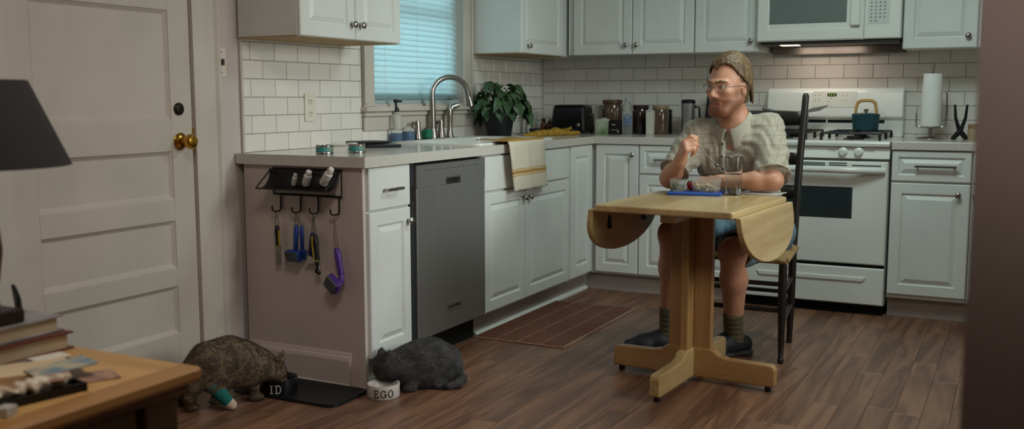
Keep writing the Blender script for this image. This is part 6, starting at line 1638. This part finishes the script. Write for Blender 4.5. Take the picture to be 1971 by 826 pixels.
# small device leaning behind the lamp base
t = thing('phone', 'small black phone with bright screen leaning behind the lamp', 'phone', (1.035, -4.725, BZ))
c_ = Vector((1.030, -4.722, BZ+.030)); ax = Vector((.022, -.010, -.010)); az = Vector((-.010, .004, .024)); ay = ax.cross(az).normalized()
MB().obox(c_, ax, ay*.004, az).build('case', M_black, t, bevel=.003)
MB().obox(c_-ay*.0043, ax*.86, ay*.0006, az*.90).build('screen', mat('phone_screen', (40, 60, 84), .15, rgb2=(150, 170, 190), scale=60), t)
# clutter of papers, cards and a black tray at the desk front
def sheet(name, label, cat, px, py, hx_, hy_, ang, hh, mt, zz=0.0, tilt=0.0):
    p = PZ(px, py, DZ+zz); a = Vector((math.cos(ang)*hx_, math.sin(ang)*hx_, tilt*hx_)); b2 = Vector((-math.sin(ang)*hy_, math.cos(ang)*hy_, 0))
    q = MB().obox(p+Vector((0, 0, hh/2+abs(tilt)*hx_)), a, b2, (0, 0, hh/2)).build(name, mt, bevel=min(.0015, hh*.3), origin=p)
    return tag(q, label, cat, 'paper clutter on the desk')
M_p1 = mat('photo_print_blue', (96, 132, 150), .4, rgb2=(206, 190, 150), scale=22)
M_p2 = mat('photo_print_skin', (190, 150, 124), .4, rgb2=(120, 84, 70), scale=26)
M_p3 = mat('cream_card', (216, 192, 156), .6, var=.08)
M_p4 = mat('photo_print_dark', (74, 70, 84), .4, rgb2=(170, 150, 130), scale=30)
sheet('photo_print', 'pinkish card at the right end of the desk clutter', 'card', 160, 730, .060, .035, 1.1, .003, M_p2, .000)
sheet('photo_print', 'blue and yellow print lying on top of the desk clutter', 'card', 118, 712, .055, .038, 1.25, .003, M_p1, .0165, .08)
sheet('photo_print', 'dark print at the back of the desk clutter', 'card', 62, 696, .055, .035, .9, .003, M_p4, .000)
sheet('paper_pile', 'cream stack of cards in the middle of the desk clutter', 'cards', 62, 722, .065, .048, 1.0, .015, M_p3, .0005)
sheet('photo_print', 'skin-toned print leaning on the cream cards', 'card', 86, 738, .038, .028, .7, .004, M_p2, .0165, .12)
sheet('photo_print', 'pale pink card under the blue print in the desk clutter', 'card', 100, 722, .050, .030, .55, .003, mat('pale_pink_card', (206, 172, 156), .6, var=.1), .0005)
sheet('photo_print', 'white envelope corner at the back of the desk clutter', 'card', 95, 690, .035, .022, 1.4, .004, mat('envelope_white', (222, 214, 198), .7, var=.05), .0035)
tr_ = thing('black_tray', 'shallow black tray with loose things at the desk edge', 'tray', PZ(40, 770, DZ))
pt = PZ(35, 772, DZ); a = Vector((.20, .98, 0)).normalized(); b2 = Vector((a.y, -a.x, 0))
MB().obox(pt+Vector((0, 0, .003)), a*.105, b2*.035, (0, 0, .003)).build('floor', M_black, tr_)
for s_ in (-1, 1):
    MB().obox(pt+b2*s_*.035+Vector((0, 0, .008)), a*.105, b2*.002, (0, 0, .008)).build('side', M_black, tr_)
    MB().obox(pt+a*s_*.105+Vector((0, 0, .008)), a*.002, b2*.037, (0, 0, .008)).build('side', M_black, tr_)
t = thing('crumpled_tissue', 'bright white crumpled wrapper in the black tray', 'wrapper', pt+Vector((0, 0, .006)))
TF = Field(A3(pt)+np.array((-.09, -.12, .0)), A3(pt)+np.array((.09, .12, .06)), .004)
for k in range(5):
    c2 = A3(pt)+A3(a)*(-.07+.035*k)+np.array((0, 0, .020)); TF.ell(c2, (.020, .024, .013), None, .01)
TF.warp(lambda X, Y, Z: .005*np.sin(X*160+2*np.sin(Y*90))*np.sin(Y*140+Z*120))
TF.plane_cut(A3(pt)+np.array((0, 0, .0065)), (0, 0, -1), A3(pt)-.2, A3(pt)+.2, .002)
TF.build('wrapper', mat('foil_wrapper', (224, 214, 190), .3, rgb2=(180, 140, 110), scale=30), t, 0)
sheet('cable_reel', 'small clear lump on the desk edge nearest the camera', 'trinket', 12, 800, .012, .014, .3, .016, mat('clear_resin', (230, 228, 220), .15, trans=.5, var=.05), .0005)
